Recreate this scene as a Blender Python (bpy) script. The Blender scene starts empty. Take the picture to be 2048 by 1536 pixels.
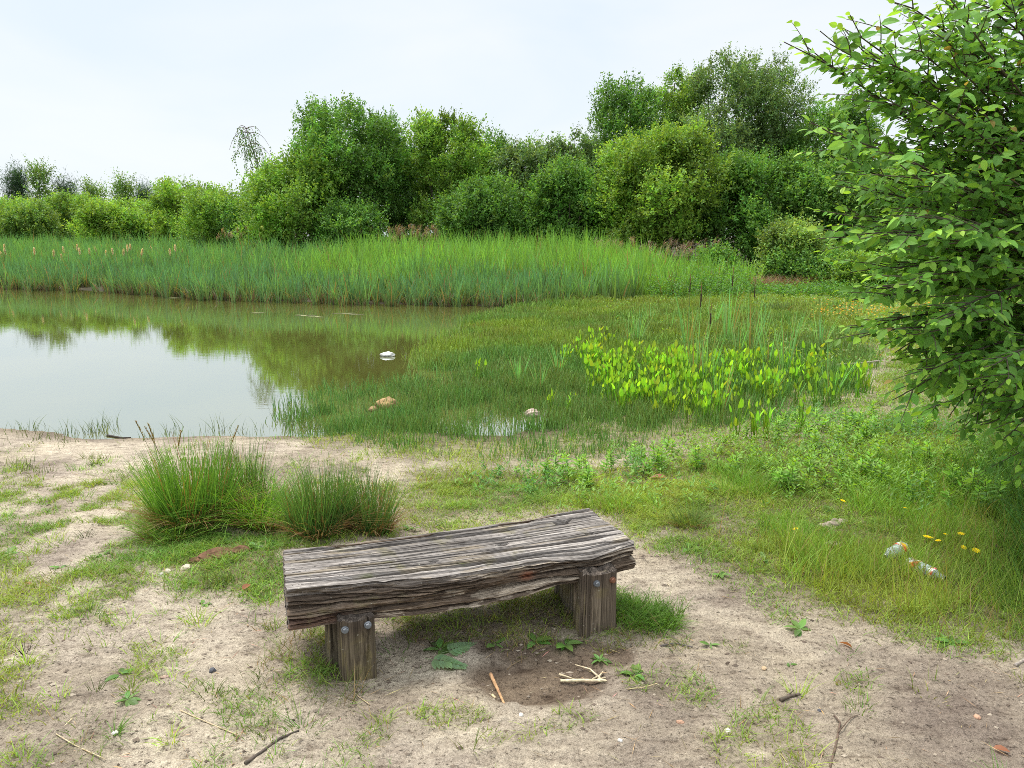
import bpy, math, random
import numpy as np
from mathutils import Vector, Matrix

scene = bpy.context.scene
COL = scene.collection
rng = np.random.default_rng(11)
random.seed(5)

# ------------------------------------------------------------------ survey of the photo (2048 x 1536)
F, PITCH, EYE = 1480.0, math.radians(11.4), 1.6
CT, ST = math.cos(PITCH), math.sin(PITCH)
WATER = -0.15

def ray(px, py):
    u, v = (px-1024)/F, (768-py)/F
    return u, CT+v*ST, -ST+v*CT

def flat(px, py, z=0.0):
    x, y, d = ray(px, py)
    s = (z-EYE)/d
    return x*s, y*s

def at_depth(px, py, D):
    x, y, d = ray(px, py)
    s = D/y
    return x*s, D, EYE+d*s

def poly(pts, z=0.0):
    return np.array([flat(a, b, z) for a, b in pts])

# ------------------------------------------------------------------ noise + masks
def vhash(ix, iy, seed):
    n = (ix.astype(np.int64)*374761393 + iy.astype(np.int64)*668265263 + seed*974634777) & 0x7fffffff
    n = ((n ^ (n >> 13))*1274126177) & 0x7fffffff
    return ((n ^ (n >> 16)) & 0xffff)/65535.0

def noise(x, y, s=1.0, seed=0):
    x, y = np.asarray(x, float)*s, np.asarray(y, float)*s
    ix, iy = np.floor(x), np.floor(y)
    fx, fy = x-ix, y-iy
    fx, fy = fx*fx*(3-2*fx), fy*fy*(3-2*fy)
    a, b = vhash(ix, iy, seed), vhash(ix+1, iy, seed)
    c, d = vhash(ix, iy+1, seed), vhash(ix+1, iy+1, seed)
    return (a*(1-fx)+b*fx)*(1-fy)+(c*(1-fx)+d*fx)*fy

def fbm(x, y, s=1.0, seed=0, o=4):
    t, a, n = 0, 0.5, 0
    for k in range(o):
        t = t+a*noise(x, y, s*2**k, seed+k*17); n += a; a *= .5
    return t/n

def ss(a, b, x):
    t = np.clip((x-a)/(b-a), 0, 1)
    return t*t*(3-2*t)

def sdf(P, x, y):
    """signed distance to polygon, positive inside"""
    x, y = np.asarray(x, float), np.asarray(y, float)
    d = np.full(x.shape, 1e9); ins = np.zeros(x.shape, bool)
    n = len(P)
    for i in range(n):
        ax, ay = P[i]; bx, by = P[(i+1) % n]
        ex, ey = bx-ax, by-ay
        t = np.clip(((x-ax)*ex+(y-ay)*ey)/(ex*ex+ey*ey+1e-12), 0, 1)
        d = np.minimum(d, (x-ax-t*ex)**2+(y-ay-t*ey)**2)
        if ey != 0:
            c = ((ay > y) != (by > y)) & (x < ex*(y-ay)/ey+ax)
            ins ^= c
    d = np.sqrt(d)
    return np.where(ins, d, -d)

POND = poly([(-700, 868), (-200, 864), (0, 862), (110, 868), (200, 874), (350, 870), (500, 870), (640, 868), (760, 858), (900, 868), (1020, 878),
             (1160, 850), (1300, 800), (1360, 730), (1300, 680), (1180, 640), (1080, 617), (1000, 611), (940, 611), (700, 607),
             (520, 601), (400, 597), (180, 581), (0, 574), (-700, 565)], WATER)
RUSH = poly([(575, 800), (590, 862), (660, 880), (800, 905), (1050, 935), (1350, 905), (1500, 880), (1680, 830), (1760, 700), (1700, 640),
             (1450, 606), (1150, 612), (1000, 622), (940, 640), (900, 680), (860, 690), (830, 705), (840, 740), (900, 745), (880, 760), (720, 770), (640, 780)], WATER)
RUSHD = poly([(590, 815), (600, 850), (760, 862), (1000, 878), (1350, 870), (1500, 850), (1640, 820), (1690, 700), (1600, 650),
              (1450, 625), (1150, 622), (1010, 640), (950, 690), (910, 770), (740, 778)], WATER)
LAWN = poly([(830, 930), (1050, 915), (1350, 880), (1700, 840), (1760, 690), (1700, 625), (1900, 615), (2700, 640), (2900, 1330), (2300, 1330), (2048, 1300), (1900, 1285), (1800, 1262), (1680, 1215),
             (1560, 1180), (1440, 1095), (1290, 1072), (1230, 1035), (1150, 1010), (1000, 1045), (860, 1065), (790, 1040), (790, 960)])
TALL = poly([(1560, 1180), (1500, 1110), (1600, 1060), (1780, 1060), (2000, 1000), (2500, 1000), (2500, 1320), (2048, 1300), (1800, 1258)])
EDGE = poly([(1940, 930), (2060, 900), (2600, 850), (2600, 1220), (2040, 1190), (1990, 1080)])
LEFTG = poly([(-300, 900), (250, 900), (300, 1000), (330, 1060), (560, 1080), (560, 1200), (480, 1230), (380, 1290), (250, 1400), (-100, 1460), (-500, 1300)])
MID = poly([(270, 1030), (420, 1050), (560, 1060), (800, 1055), (800, 1080), (555, 1105), (555, 1195), (480, 1205), (380, 1190), (310, 1110)])
MOUND = poly([(770, 1225), (950, 1195), (1150, 1158), (1240, 1185), (1345, 1275), (1240, 1300), (1040, 1300), (780, 1285)])
MOUND2 = poly([(560, 1260), (660, 1250), (670, 1340), (720, 1400), (620, 1410), (520, 1390), (520, 1300)])
TUSS = [flat(395, 1040), flat(490, 1035), flat(680, 1062)]
BARE1 = poly([(640, 880), (800, 905), (900, 935), (780, 960), (640, 920)])
BARE2 = poly([(1290, 1075), (1440, 1095), (1560, 1050), (1480, 1010), (1380, 1040)])
PATH = poly([(1700, 830), (1830, 830), (2100, 930), (2300, 1000), (2300, 900), (2050, 830), (1900, 760), (1760, 740)])

BL, BR = np.array([-.785, 2.381]), np.array([.5, 2.81])
BDIR = (BR-BL)/np.linalg.norm(BR-BL)
PUD = np.array(flat(1075, 1362))

def terrain(x, y):
    x, y = np.asarray(x, float), np.asarray(y, float)
    d = -sdf(POND, x, y)+(fbm(x, y, .9, 3, 3)-.5)*.5*ss(3, 8, y)
    z = WATER+.15*ss(0, 3.2, d)-.35*ss(0, 2.2, -d)+.015*ss(0, .25, d)
    z = z+.25*ss(2, 14, d)*ss(15, 22, y)
    z = z+ss(0, 1.2, d)*((fbm(x, y, .6, 5, 3)-.5)*.09*ss(9, 60, y)+(fbm(x, y, 1.3, 6, 4)-.5)*.05)
    near = ss(9, 5, np.hypot(x, y))*ss(.1, .8, d)
    z = z+near*((fbm(x, y, 5, 8, 4)-.5)*.03+(fbm(x, y, 26, 9, 3)-.5)*.02+(fbm(x+.4*y, y*3-.6*x, 8, 14, 3)-.5)*.012)
    p = np.hypot((x-PUD[0])/.24, (y-PUD[1])/.15)
    z = z-.035*ss(1.25, .75, p+.25*(fbm(x, y, 9, 12, 2)-.5))
    z = z+.03*ss(-.03, .12, sdf(MOUND, x, y))+.02*ss(-.03, .1, sdf(MOUND2, x, y))
    for tx, ty in TUSS:
        z = z+.05*ss(.35, .0, np.hypot(x-tx, y-ty))
    return z

def ground(px, py):
    z = 0.0
    for _ in range(8):
        x, y = flat(px, py, z); z = max(float(terrain(np.array([x]), np.array([y]))[0]), WATER)
    return x, y, z

def veg_density(x, y):
    """0 bare sand .. 1 closed sward"""
    n = fbm(x, y, 1.7, 21, 4); n2 = fbm(x, y, 4.5, 31, 3)
    g = ss(-.25, .35, sdf(LAWN, x, y)+(n-.5)*.7)
    g = g*(1-.75*ss(-.1, .25, sdf(BARE2, x, y)+(n2-.5)*.4))
    g = g*(1-.3*ss(-.1, .5, sdf(PATH, x, y)+(n-.5)*.8))
    l = ss(-.2, .3, sdf(LEFTG, x, y))*ss(.44, .56, n*.45+n2*.55+.055*ss(3, 4.6, y)-.03*ss(4.7, 5.6, y))
    m = ss(-.12, .12, sdf(MID, x, y)+(n2-.5)*.3)
    k = ss(-.05, .07, sdf(MOUND, x, y)+(n2-.5)*.12)*.9
    k2 = ss(-.05, .1, sdf(MOUND2, x, y)+(n2-.5)*.2)*ss(.4, .58, n2)*.8
    r = ss(-.5, .3, sdf(RUSH, x, y)+(n-.5)*.5)
    far = ss(15, 18, y)*ss(-1.5, -.3, -sdf(POND, x, y))
    sprinkle = ss(.62, .72, n2)*.25*ss(6.5, 5.5, y)
    return np.clip(np.maximum.reduce([g, l*.62, m, k*.45, k2*.7, r*.8, far, sprinkle]), 0, 1)

# ------------------------------------------------------------------ materials
def new_mat(name):
    m = bpy.data.materials.new(name); m.use_nodes = True
    nt = m.node_tree; nt.nodes.clear()
    return m, nt, nt.nodes, nt.links

def N(nt, typ, **kw):
    n = nt.nodes.new(typ)
    for k, v in kw.items():
        if k.startswith('i_'):
            key = k[2:].replace('_', ' ')
            n.inputs[key].default_value = v
        else:
            setattr(n, k, v)
    return n

def ramp(nt, stops, interp='LINEAR'):
    r = nt.nodes.new('ShaderNodeValToRGB'); r.color_ramp.interpolation = interp
    el = r.color_ramp.elements
    while len(el) > 1: el.remove(el[-1])
    el[0].position = stops[0][0]; el[0].color = (*stops[0][1], 1)
    for p, c in stops[1:]:
        e = el.new(p); e.color = (*c, 1)
    return r

def leaf_material(name, transl=.35, rough=.5, spec=.35):
    m, nt, nd, lk = new_mat(name)
    out = N(nt, 'ShaderNodeOutputMaterial')
    at = N(nt, 'ShaderNodeAttribute', attribute_name='tint')
    p = N(nt, 'ShaderNodeBsdfPrincipled'); p.inputs['Roughness'].default_value = rough
    p.inputs['Specular IOR Level'].default_value = spec
    t = N(nt, 'ShaderNodeBsdfTranslucent')
    mul = N(nt, 'ShaderNodeMixRGB', blend_type='MULTIPLY'); mul.inputs[0].default_value = 1
    mul.inputs[2].default_value = (1.55, 1.35, .6, 1)
    mx = N(nt, 'ShaderNodeMixShader'); mx.inputs[0].default_value = transl
    lk.new(at.outputs['Color'], p.inputs['Base Color']); lk.new(at.outputs['Color'], mul.inputs[1])
    lk.new(mul.outputs[0], t.inputs['Color'])
    lk.new(p.outputs[0], mx.inputs[1]); lk.new(t.outputs[0], mx.inputs[2]); lk.new(mx.outputs[0], out.inputs[0])
    return m

def tint_material(name, rough=.8, scale=40, bump=.3, spec=.2):
    """vertex colour varied by noise, with a bumpy surface"""
    m, nt, nd, lk = new_mat(name)
    out = N(nt, 'ShaderNodeOutputMaterial')
    at = N(nt, 'ShaderNodeAttribute', attribute_name='tint')
    tc = N(nt, 'ShaderNodeTexCoord')
    nz = N(nt, 'ShaderNodeTexNoise'); nz.inputs['Scale'].default_value = scale; nz.inputs['Detail'].default_value = 6
    lk.new(tc.outputs['Object'], nz.inputs['Vector'])
    r = ramp(nt, [(.3, (.6, .6, .6)), (.7, (1.3, 1.3, 1.3))]); lk.new(nz.outputs[0], r.inputs[0])
    mul = N(nt, 'ShaderNodeMixRGB', blend_type='MULTIPLY'); mul.inputs[0].default_value = 1
    lk.new(at.outputs['Color'], mul.inputs[1]); lk.new(r.outputs[0], mul.inputs[2])
    p = N(nt, 'ShaderNodeBsdfPrincipled'); p.inputs['Roughness'].default_value = rough
    p.inputs['Specular IOR Level'].default_value = spec
    b = N(nt, 'ShaderNodeBump'); b.inputs['Strength'].default_value = bump; b.inputs['Distance'].default_value = .01
    lk.new(nz.outputs[0], b.inputs['Height']); lk.new(b.outputs[0], p.inputs['Normal'])
    lk.new(mul.outputs[0], p.inputs['Base Color']); lk.new(p.outputs[0], out.inputs[0])
    return m

M_LEAF = leaf_material('leaf_matt', .38, .55, .3)
M_BUSH = leaf_material('willow_leaf', .42, .55, .25)
M_GRASS = leaf_material('grass_blade', .35, .55, .25)
M_RUSH = leaf_material('rush_stem', .15, .5, .3)
M_PLANT = leaf_material('broad_leaf', .45, .45, .35)
M_BARK = tint_material('bark', .9, 25, .6)
M_DEAD = tint_material('dry_stem', .8, 60, .2)
M_STONE = tint_material('stone', .85, 18, .5)
M_PETAL = leaf_material('petal', .3, .6, .2)

def wood_material():
    m, nt, nd, lk = new_mat('weathered_wood')
    out = N(nt, 'ShaderNodeOutputMaterial'); p = N(nt, 'ShaderNodeBsdfPrincipled')
    p.inputs['Roughness'].default_value = .85; p.inputs['Specular IOR Level'].default_value = .2
    at = N(nt, 'ShaderNodeAttribute', attribute_name='tint')
    tc = N(nt, 'ShaderNodeTexCoord')
    mp = N(nt, 'ShaderNodeMapping'); mp.inputs['Scale'].default_value = (1.3, 85, 85)
    mp2 = N(nt, 'ShaderNodeMapping'); mp2.inputs['Scale'].default_value = (4, 260, 260)
    lk.new(tc.outputs['Object'], mp.inputs[0]); lk.new(tc.outputs['Object'], mp2.inputs[0])
    n1 = N(nt, 'ShaderNodeTexNoise'); n1.inputs['Scale'].default_value = 1; n1.inputs['Detail'].default_value = 5
    n1.inputs['Distortion'].default_value = .15
    n2 = N(nt, 'ShaderNodeTexNoise'); n2.inputs['Scale'].default_value = 1; n2.inputs['Detail'].default_value = 4
    lk.new(mp.outputs[0], n1.inputs['Vector']); lk.new(mp2.outputs[0], n2.inputs['Vector'])
    n3 = N(nt, 'ShaderNodeTexNoise'); n3.inputs['Scale'].default_value = 9; n3.inputs['Detail'].default_value = 6
    lk.new(tc.outputs['Object'], n3.inputs['Vector'])
    r1 = ramp(nt, [(.3, (.4, .38, .36)), (.43, (.8, .78, .76)), (.6, (1.15, 1.13, 1.1)), (.76, (1.9, 1.88, 1.82))])
    lk.new(n1.outputs[0], r1.inputs[0])
    r2 = ramp(nt, [(.3, (.42, .4, .38)), (.62, (1.25, 1.25, 1.25))]); lk.new(n2.outputs[0], r2.inputs[0])
    m1 = N(nt, 'ShaderNodeMixRGB', blend_type='MULTIPLY'); m1.inputs[0].default_value = 1
    lk.new(at.outputs['Color'], m1.inputs[1]); lk.new(r1.outputs[0], m1.inputs[2])
    m2 = N(nt, 'ShaderNodeMixRGB', blend_type='MULTIPLY'); m2.inputs[0].default_value = .9
    lk.new(m1.outputs[0], m2.inputs[1]); lk.new(r2.outputs[0], m2.inputs[2])
    # lichen and algae blotches
    r3 = ramp(nt, [(.6, (0, 0, 0)), (.72, (.55, .55, .55))]); lk.new(n3.outputs[0], r3.inputs[0])
    m3 = N(nt, 'ShaderNodeMixRGB'); m3.inputs[2].default_value = (.19, .17, .08, 1)
    lk.new(r3.outputs[0], m3.inputs[0]); lk.new(m2.outputs[0], m3.inputs[1])
    n4 = N(nt, 'ShaderNodeTexNoise'); n4.inputs['Scale'].default_value = 55; n4.inputs['Detail'].default_value = 3
    lk.new(tc.outputs['Object'], n4.inputs['Vector'])
    r4 = ramp(nt, [(.68, (0, 0, 0)), (.75, (.6, .6, .6))]); lk.new(n4.outputs[0], r4.inputs[0])
    m4 = N(nt, 'ShaderNodeMixRGB'); m4.inputs[2].default_value = (.5, .47, .38, 1)
    lk.new(r4.outputs[0], m4.inputs[0]); lk.new(m3.outputs[0], m4.inputs[1])
    lk.new(m4.outputs[0], p.inputs['Base Color'])
    ad = N(nt, 'ShaderNodeMath', operation='ADD'); lk.new(n1.outputs[0], ad.inputs[0]); lk.new(n2.outputs[0], ad.inputs[1])
    b = N(nt, 'ShaderNodeBump'); b.inputs['Strength'].default_value = .9; b.inputs['Distance'].default_value = .008
    lk.new(ad.outputs[0], b.inputs['Height']); lk.new(b.outputs[0], p.inputs['Normal'])
    lk.new(p.outputs[0], out.inputs[0])
    return m
M_WOOD = wood_material()

def ground_material():
    m, nt, nd, lk = new_mat('sandy_soil')
    out = N(nt, 'ShaderNodeOutputMaterial'); p = N(nt, 'ShaderNodeBsdfPrincipled')
    p.inputs['Specular IOR Level'].default_value = .15
    geo = N(nt, 'ShaderNodeNewGeometry')
    at = N(nt, 'ShaderNodeAttribute', attribute_name='soil')   # r vegetation, g wet, b litter
    sp = N(nt, 'ShaderNodeSeparateColor'); lk.new(at.outputs['Color'], sp.inputs[0])
    def nz(scale, detail=5, stretch=None, rough=.55):
        n = N(nt, 'ShaderNodeTexNoise'); n.inputs['Scale'].default_value = scale; n.inputs['Detail'].default_value = detail
        n.inputs['Roughness'].default_value = rough
        if stretch:
            mp = N(nt, 'ShaderNodeMapping'); mp.inputs['Scale'].default_value = stretch; mp.inputs['Rotation'].default_value = (0, 0, .5)
            lk.new(geo.outputs['Position'], mp.inputs[0]); lk.new(mp.outputs[0], n.inputs['Vector'])
        else:
            lk.new(geo.outputs['Position'], n.inputs['Vector'])
        return n
    a = nz(1.6, 6); b = nz(9, 7, (1, 2.2, 1), .65); c = nz(70, 6, None, .7); d = nz(260, 3)
    ra = ramp(nt, [(.32, (.36, .295, .24)), (.46, (.51, .435, .34)), (.6, (.62, .535, .405)), (.75, (.53, .44, .335))]); lk.new(a.outputs[0], ra.inputs[0])
    rb = ramp(nt, [(.3, (.36, .32, .3)), (.4, (.8, .78, .78)), (.6, (1.08, 1.08, 1.08)), (.75, (1.2, 1.2, 1.18))]); lk.new(b.outputs[0], rb.inputs[0])
    rc = ramp(nt, [(.34, (.16, .135, .12)), (.43, (.82, .81, .8)), (.65, (1.14, 1.14, 1.14))]); lk.new(c.outputs[0], rc.inputs[0])
    rd = ramp(nt, [(.3, (.55, .53, .51)), (.7, (1.25, 1.25, 1.25))]); lk.new(d.outputs[0], rd.inputs[0])
    cur = ra.outputs[0]
    for r, f in ((rb, 1), (rc, .9), (rd, .8)):
        x = N(nt, 'ShaderNodeMixRGB', blend_type='MULTIPLY'); x.inputs[0].default_value = f
        lk.new(cur, x.inputs[1]); lk.new(r.outputs[0], x.inputs[2]); cur = x.outputs[0]
    # soil under plants: humus with moss
    rv = ramp(nt, [(.35, (.1, .08, .04)), (.5, (.13, .125, .04)), (.7, (.27, .22, .13))]); lk.new(b.outputs[0], rv.inputs[0])
    mv = N(nt, 'ShaderNodeMixRGB'); lk.new(sp.outputs[0], mv.inputs[0]); lk.new(cur, mv.inputs[1]); lk.new(rv.outputs[0], mv.inputs[2])
    # leaf mould under the trees
    ml = N(nt, 'ShaderNodeMixRGB'); ml.inputs[2].default_value = (.05, .042, .024, 1); lk.new(sp.outputs[2], ml.inputs[0]); lk.new(mv.outputs[0], ml.inputs[1])
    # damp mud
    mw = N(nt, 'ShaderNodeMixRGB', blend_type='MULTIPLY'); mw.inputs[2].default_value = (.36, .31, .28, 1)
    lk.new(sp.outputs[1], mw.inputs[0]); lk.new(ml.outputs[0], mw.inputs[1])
    lk.new(mw.outputs[0], p.inputs['Base Color'])
    rr = N(nt, 'ShaderNodeMapRange'); rr.inputs[3].default_value = .95; rr.inputs[4].default_value = .6
    lk.new(sp.outputs[1], rr.inputs[0]); lk.new(rr.outputs[0], p.inputs['Roughness'])
    s1 = N(nt, 'ShaderNodeMath', operation='MULTIPLY_ADD'); s1.inputs[1].default_value = .3
    lk.new(c.outputs[0], s1.inputs[0]); lk.new(b.outputs[0], s1.inputs[2])
    s2 = N(nt, 'ShaderNodeMath', operation='MULTIPLY_ADD'); s2.inputs[1].default_value = .1
    lk.new(d.outputs[0], s2.inputs[0]); lk.new(s1.outputs[0], s2.inputs[2])
    bp = N(nt, 'ShaderNodeBump'); bp.inputs['Strength'].default_value = 1; bp.inputs['Distance'].default_value = .045
    lk.new(s2.outputs[0], bp.inputs['Height']); lk.new(bp.outputs[0], p.inputs['Normal'])
    lk.new(p.outputs[0], out.inputs[0])
    return m

def water_material():
    m, nt, nd, lk = new_mat('pond_water')
    out = N(nt, 'ShaderNodeOutputMaterial'); p = N(nt, 'ShaderNodeBsdfPrincipled')
    p.inputs['Roughness'].default_value = .015; p.inputs['IOR'].default_value = 1.45
    geo = N(nt, 'ShaderNodeNewGeometry')
    n = N(nt, 'ShaderNodeTexNoise'); n.inputs['Scale'].default_value = .5; n.inputs['Detail'].default_value = 4
    lk.new(geo.outputs['Position'], n.inputs['Vector'])
    r = ramp(nt, [(.35, (.1, .1, .024)), (.65, (.125, .12, .032))]); lk.new(n.outputs[0], r.inputs[0])
    mp = N(nt, 'ShaderNodeMapping'); mp.inputs['Scale'].default_value = (1.2, 5, 1)
    lk.new(geo.outputs['Position'], mp.inputs[0])
    w = N(nt, 'ShaderNodeTexNoise'); w.inputs['Scale'].default_value = 3.5; w.inputs['Detail'].default_value = 3
    lk.new(mp.outputs[0], w.inputs['Vector'])
    b = N(nt, 'ShaderNodeBump'); b.inputs['Strength'].default_value = .016; b.inputs['Distance'].default_value = .02
    lk.new(w.outputs[0], b.inputs['Height'])
    gl = N(nt, 'ShaderNodeBsdfGlossy'); gl.inputs['Roughness'].default_value = .006; gl.inputs['Color'].default_value = (.92, .97, 1, 1); lk.new(b.outputs[0], gl.inputs['Normal'])
    fr = N(nt, 'ShaderNodeFresnel'); fr.inputs[0].default_value = 1.5; lk.new(b.outputs[0], fr.inputs['Normal'])
    mr = N(nt, 'ShaderNodeMapRange'); mr.inputs[3].default_value = .42; mr.inputs[4].default_value = 1; lk.new(fr.outputs[0], mr.inputs[0])
    df = N(nt, 'ShaderNodeBsdfDiffuse'); lk.new(r.outputs[0], df.inputs['Color'])
    mx = N(nt, 'ShaderNodeMixShader'); lk.new(mr.outputs[0], mx.inputs[0]); lk.new(df.outputs[0], mx.inputs[1]); lk.new(gl.outputs[0], mx.inputs[2])
    nd.remove(p); lk.new(mx.outputs[0], out.inputs[0])
    return m

def simple(name, col, rough=.5, metal=0., spec=.5, trans=0., scale=60):
    m, nt, nd, lk = new_mat(name)
    out = N(nt, 'ShaderNodeOutputMaterial'); p = N(nt, 'ShaderNodeBsdfPrincipled')
    tc = N(nt, 'ShaderNodeTexCoord'); n = N(nt, 'ShaderNodeTexNoise'); n.inputs['Scale'].default_value = scale
    lk.new(tc.outputs['Object'], n.inputs['Vector'])
    r = ramp(nt, [(.3, tuple(c*.75 for c in col)), (.7, tuple(min(1, c*1.15) for c in col))]); lk.new(n.outputs[0], r.inputs[0])
    lk.new(r.outputs[0], p.inputs['Base Color'])
    p.inputs['Roughness'].default_value = rough; p.inputs['Metallic'].default_value = metal
    p.inputs['Specular IOR Level'].default_value = spec; p.inputs['Transmission Weight'].default_value = trans
    lk.new(p.outputs[0], out.inputs[0])
    return m

# ------------------------------------------------------------------ mesh helpers
def mesh_data(name, V, faces, mat, col=None, smooth=False, attr='tint'):
    """faces: list of int arrays (n,3) or (n,4)"""
    me = bpy.data.meshes.new(name)
    V = np.ascontiguousarray(V, np.float32).reshape(-1, 3)
    faces = [np.asarray(f, np.int32) for f in (faces if isinstance(faces, list) else [faces]) if len(f)]
    me.vertices.add(len(V)); me.vertices.foreach_set('co', V.ravel())
    li = np.concatenate([f.ravel() for f in faces]); tot = np.concatenate([np.full(len(f), f.shape[1], np.int32) for f in faces])
    me.loops.add(len(li)); me.loops.foreach_set('vertex_index', li)
    me.polygons.add(len(tot))
    st = np.zeros(len(tot), np.int32); st[1:] = np.cumsum(tot)[:-1]
    me.polygons.foreach_set('loop_start', st); me.polygons.foreach_set('loop_total', tot)
    me.polygons.foreach_set('use_smooth', np.full(len(tot), smooth, bool))
    if col is not None:
        a = me.attributes.new(attr, 'FLOAT_COLOR', 'POINT')
        c = np.ones((len(V), 4), np.float32); c[:, :3] = np.broadcast_to(np.asarray(col, np.float32), (len(V), 3)) if np.ndim(col) == 1 else np.asarray(col).reshape(-1, 3)
        a.data.foreach_set('color', c.ravel())
    me.materials.append(mat); me.update(); me.validate()
    return me

def link(name, me, parent=None, loc=None, rot=None, scale=None):
    o = bpy.data.objects.new(name, me); COL.objects.link(o)
    if parent: o.parent = parent
    if loc is not None: o.location = loc
    if rot is not None: o.rotation_euler = rot
    if scale is not None: o.scale = scale
    return o

def tag(o, label, cat, group=None, kind=None):
    o['label'] = label
    if cat: o['category'] = cat
    if group: o['group'] = group
    if kind: o['kind'] = kind
    return o

def empty(name, loc, rz=0):
    o = bpy.data.objects.new(name, None); COL.objects.link(o); o.location = loc; o.rotation_euler = (0, 0, rz)
    o.empty_display_size = .1
    return o

class Acc:
    def __init__(s): s.V, s.F3, s.F4, s.C, s.n = [], [], [], [], 0
    def add(s, V, F, col):
        V = np.asarray(V, float).reshape(-1, 3)
        F = F if isinstance(F, list) else [F]
        for f in F:
            f = np.asarray(f)
            if len(f): (s.F3 if f.shape[1] == 3 else s.F4).append(f+s.n)
        c = np.asarray(col, float)
        s.C.append(np.broadcast_to(c, V.shape) if c.ndim == 1 else c.reshape(-1, 3))
        s.V.append(V); s.n += len(V)
    def mesh(s, name, mat, smooth=False):
        fs = []
        if s.F3: fs.append(np.concatenate(s.F3))
        if s.F4: fs.append(np.concatenate(s.F4))
        return mesh_data(name, np.concatenate(s.V), fs, mat, np.concatenate(s.C), smooth)

def unit(v): return v/(np.linalg.norm(v, axis=-1, keepdims=True)+1e-9)

def tube(P, R, k=6, cap=True):
    P = np.asarray(P, float); n = len(P); R = np.broadcast_to(np.asarray(R, float), (n,))
    T = unit(np.gradient(P, axis=0))
    a = np.cross(T, np.array([0, 0, 1.])); bad = np.linalg.norm(a, axis=1) < .15
    a[bad] = np.cross(T[bad], np.array([1., 0, 0])); a = unit(a); b = np.cross(T, a)
    th = np.linspace(0, 2*np.pi, k, endpoint=False)
    V = P[:, None]+R[:, None, None]*(np.cos(th)[None, :, None]*a[:, None]+np.sin(th)[None, :, None]*b[:, None])
    i = np.arange(n-1)[:, None]*k; j = np.arange(k)[None]
    Fq = np.stack([i+j, i+(j+1) % k, i+k+(j+1) % k, i+k+j], -1).reshape(-1, 4)
    V = V.reshape(-1, 3); fs = [Fq]
    if cap:
        V = np.vstack([V, P[:1], P[-1:]]); j = np.arange(k)
        fs.append(np.stack([np.full(k, n*k), (j+1) % k, j], -1))
        fs.append(np.stack([np.full(k, n*k+1), (n-1)*k+j, (n-1)*k+(j+1) % k], -1))
    return V, fs

def blades(P, H, W, az, lean, curl, c0, c1, segs=3, yaw=None, r=rng, tipw=.08):
    n = len(P); t = np.linspace(0, 1, segs+1)
    bc = lambda a: np.broadcast_to(np.asarray(a, float), (n,))
    H, W, az, lean, curl = map(bc, (H, W, az, lean, curl))
    d = np.stack([np.cos(az), np.sin(az), 0*az], -1)
    off = (lean[:, None]*t+curl[:, None]*t**2)*H[:, None]
    up = H[:, None]*(t-np.minimum(.8, .3*(lean+curl))[:, None]*t**2)
    C = P[:, None, :]+d[:, None]*off[..., None]; C[..., 2] += up
    if yaw is None: yaw = r.uniform(0, np.pi, n)
    w = np.stack([np.cos(yaw), np.sin(yaw), 0*yaw], -1)
    hw = .5*W[:, None]*(1-(1-tipw)*t**1.6)
    V = np.stack([C-w[:, None]*hw[..., None], C+w[:, None]*hw[..., None]], 2)
    b = np.arange(n)[:, None]*(segs+1)*2+np.arange(segs)[None]*2
    Fq = np.stack([b, b+1, b+3, b+2], -1).reshape(-1, 4)
    c0 = np.broadcast_to(np.asarray(c0, float), (n, 3)); c1 = np.broadcast_to(np.asarray(c1, float), (n, 3))
    cc = c0[:, None]*(1-t)[None, :, None]+c1[:, None]*t[None, :, None]
    cc = np.repeat(cc[:, :, None], 2, 2)
    return V.reshape(-1, 3), Fq, cc.reshape(-1, 3)

def diamonds(P, D, Nn, L, W, col):
    """simple folded leaves, one quad each"""
    n = len(P); D = unit(D); S = unit(np.cross(D, Nn)); U = np.cross(S, D)
    L = np.broadcast_to(L, (n,))[:, None]; W = np.broadcast_to(W, (n,))[:, None]
    V = np.stack([P, P+D*L*.45+S*W*.5+U*W*.12, P+D*L, P+D*L*.45-S*W*.5+U*W*.12], 1)
    Fq = np.arange(n*4).reshape(n, 4)
    return V.reshape(-1, 3), Fq, np.repeat(np.broadcast_to(col, (n, 3)), 4, 0)

def ovates(P, D, Nn, L, W, col, droop=.15, mid=None, shape=((.0, .0), (.22, .78), (.5, 1.), (.78, .66), (1., 0.)), fold=.18):
    """leaf blades with a folded midrib and a drooping tip, 11 vertices each"""
    n = len(P); D = unit(D); S = unit(np.cross(D, Nn)); U = np.cross(S, D)
    L = np.broadcast_to(L, (n,)); W = np.broadcast_to(W, (n,)); droop = np.broadcast_to(droop, (n,))
    mids, ls, rs = [], [], []
    for t, w in shape:
        c = P+D*(L*t)[:, None]-U*(L*droop*t*t)[:, None]
        mids.append(c)
        if 0 < w:
            h = (W*.5*w)[:, None]
            ls.append(c+S*h+U*h*fold); rs.append(c-S*h+U*h*fold)
    V = np.stack(mids+ls+rs, 1)            # 5 mid, 3 left, 3 right
    b = (np.arange(n)*11)[:, None]
    q = np.array([[1, 2, 6, 5], [2, 3, 7, 6], [2, 1, 8, 9], [3, 2, 9, 10]]); t3 = np.array([[0, 1, 5], [3, 4, 7], [1, 0, 8], [4, 3, 10]])
    F4 = (b[:, None]+q[None]).reshape(-1, 4); F3 = (b[:, None]+t3[None]).reshape(-1, 3)
    return V.reshape(-1, 3), [F3, F4], np.repeat(np.broadcast_to(col, (n, 3)), 11, 0)

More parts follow.
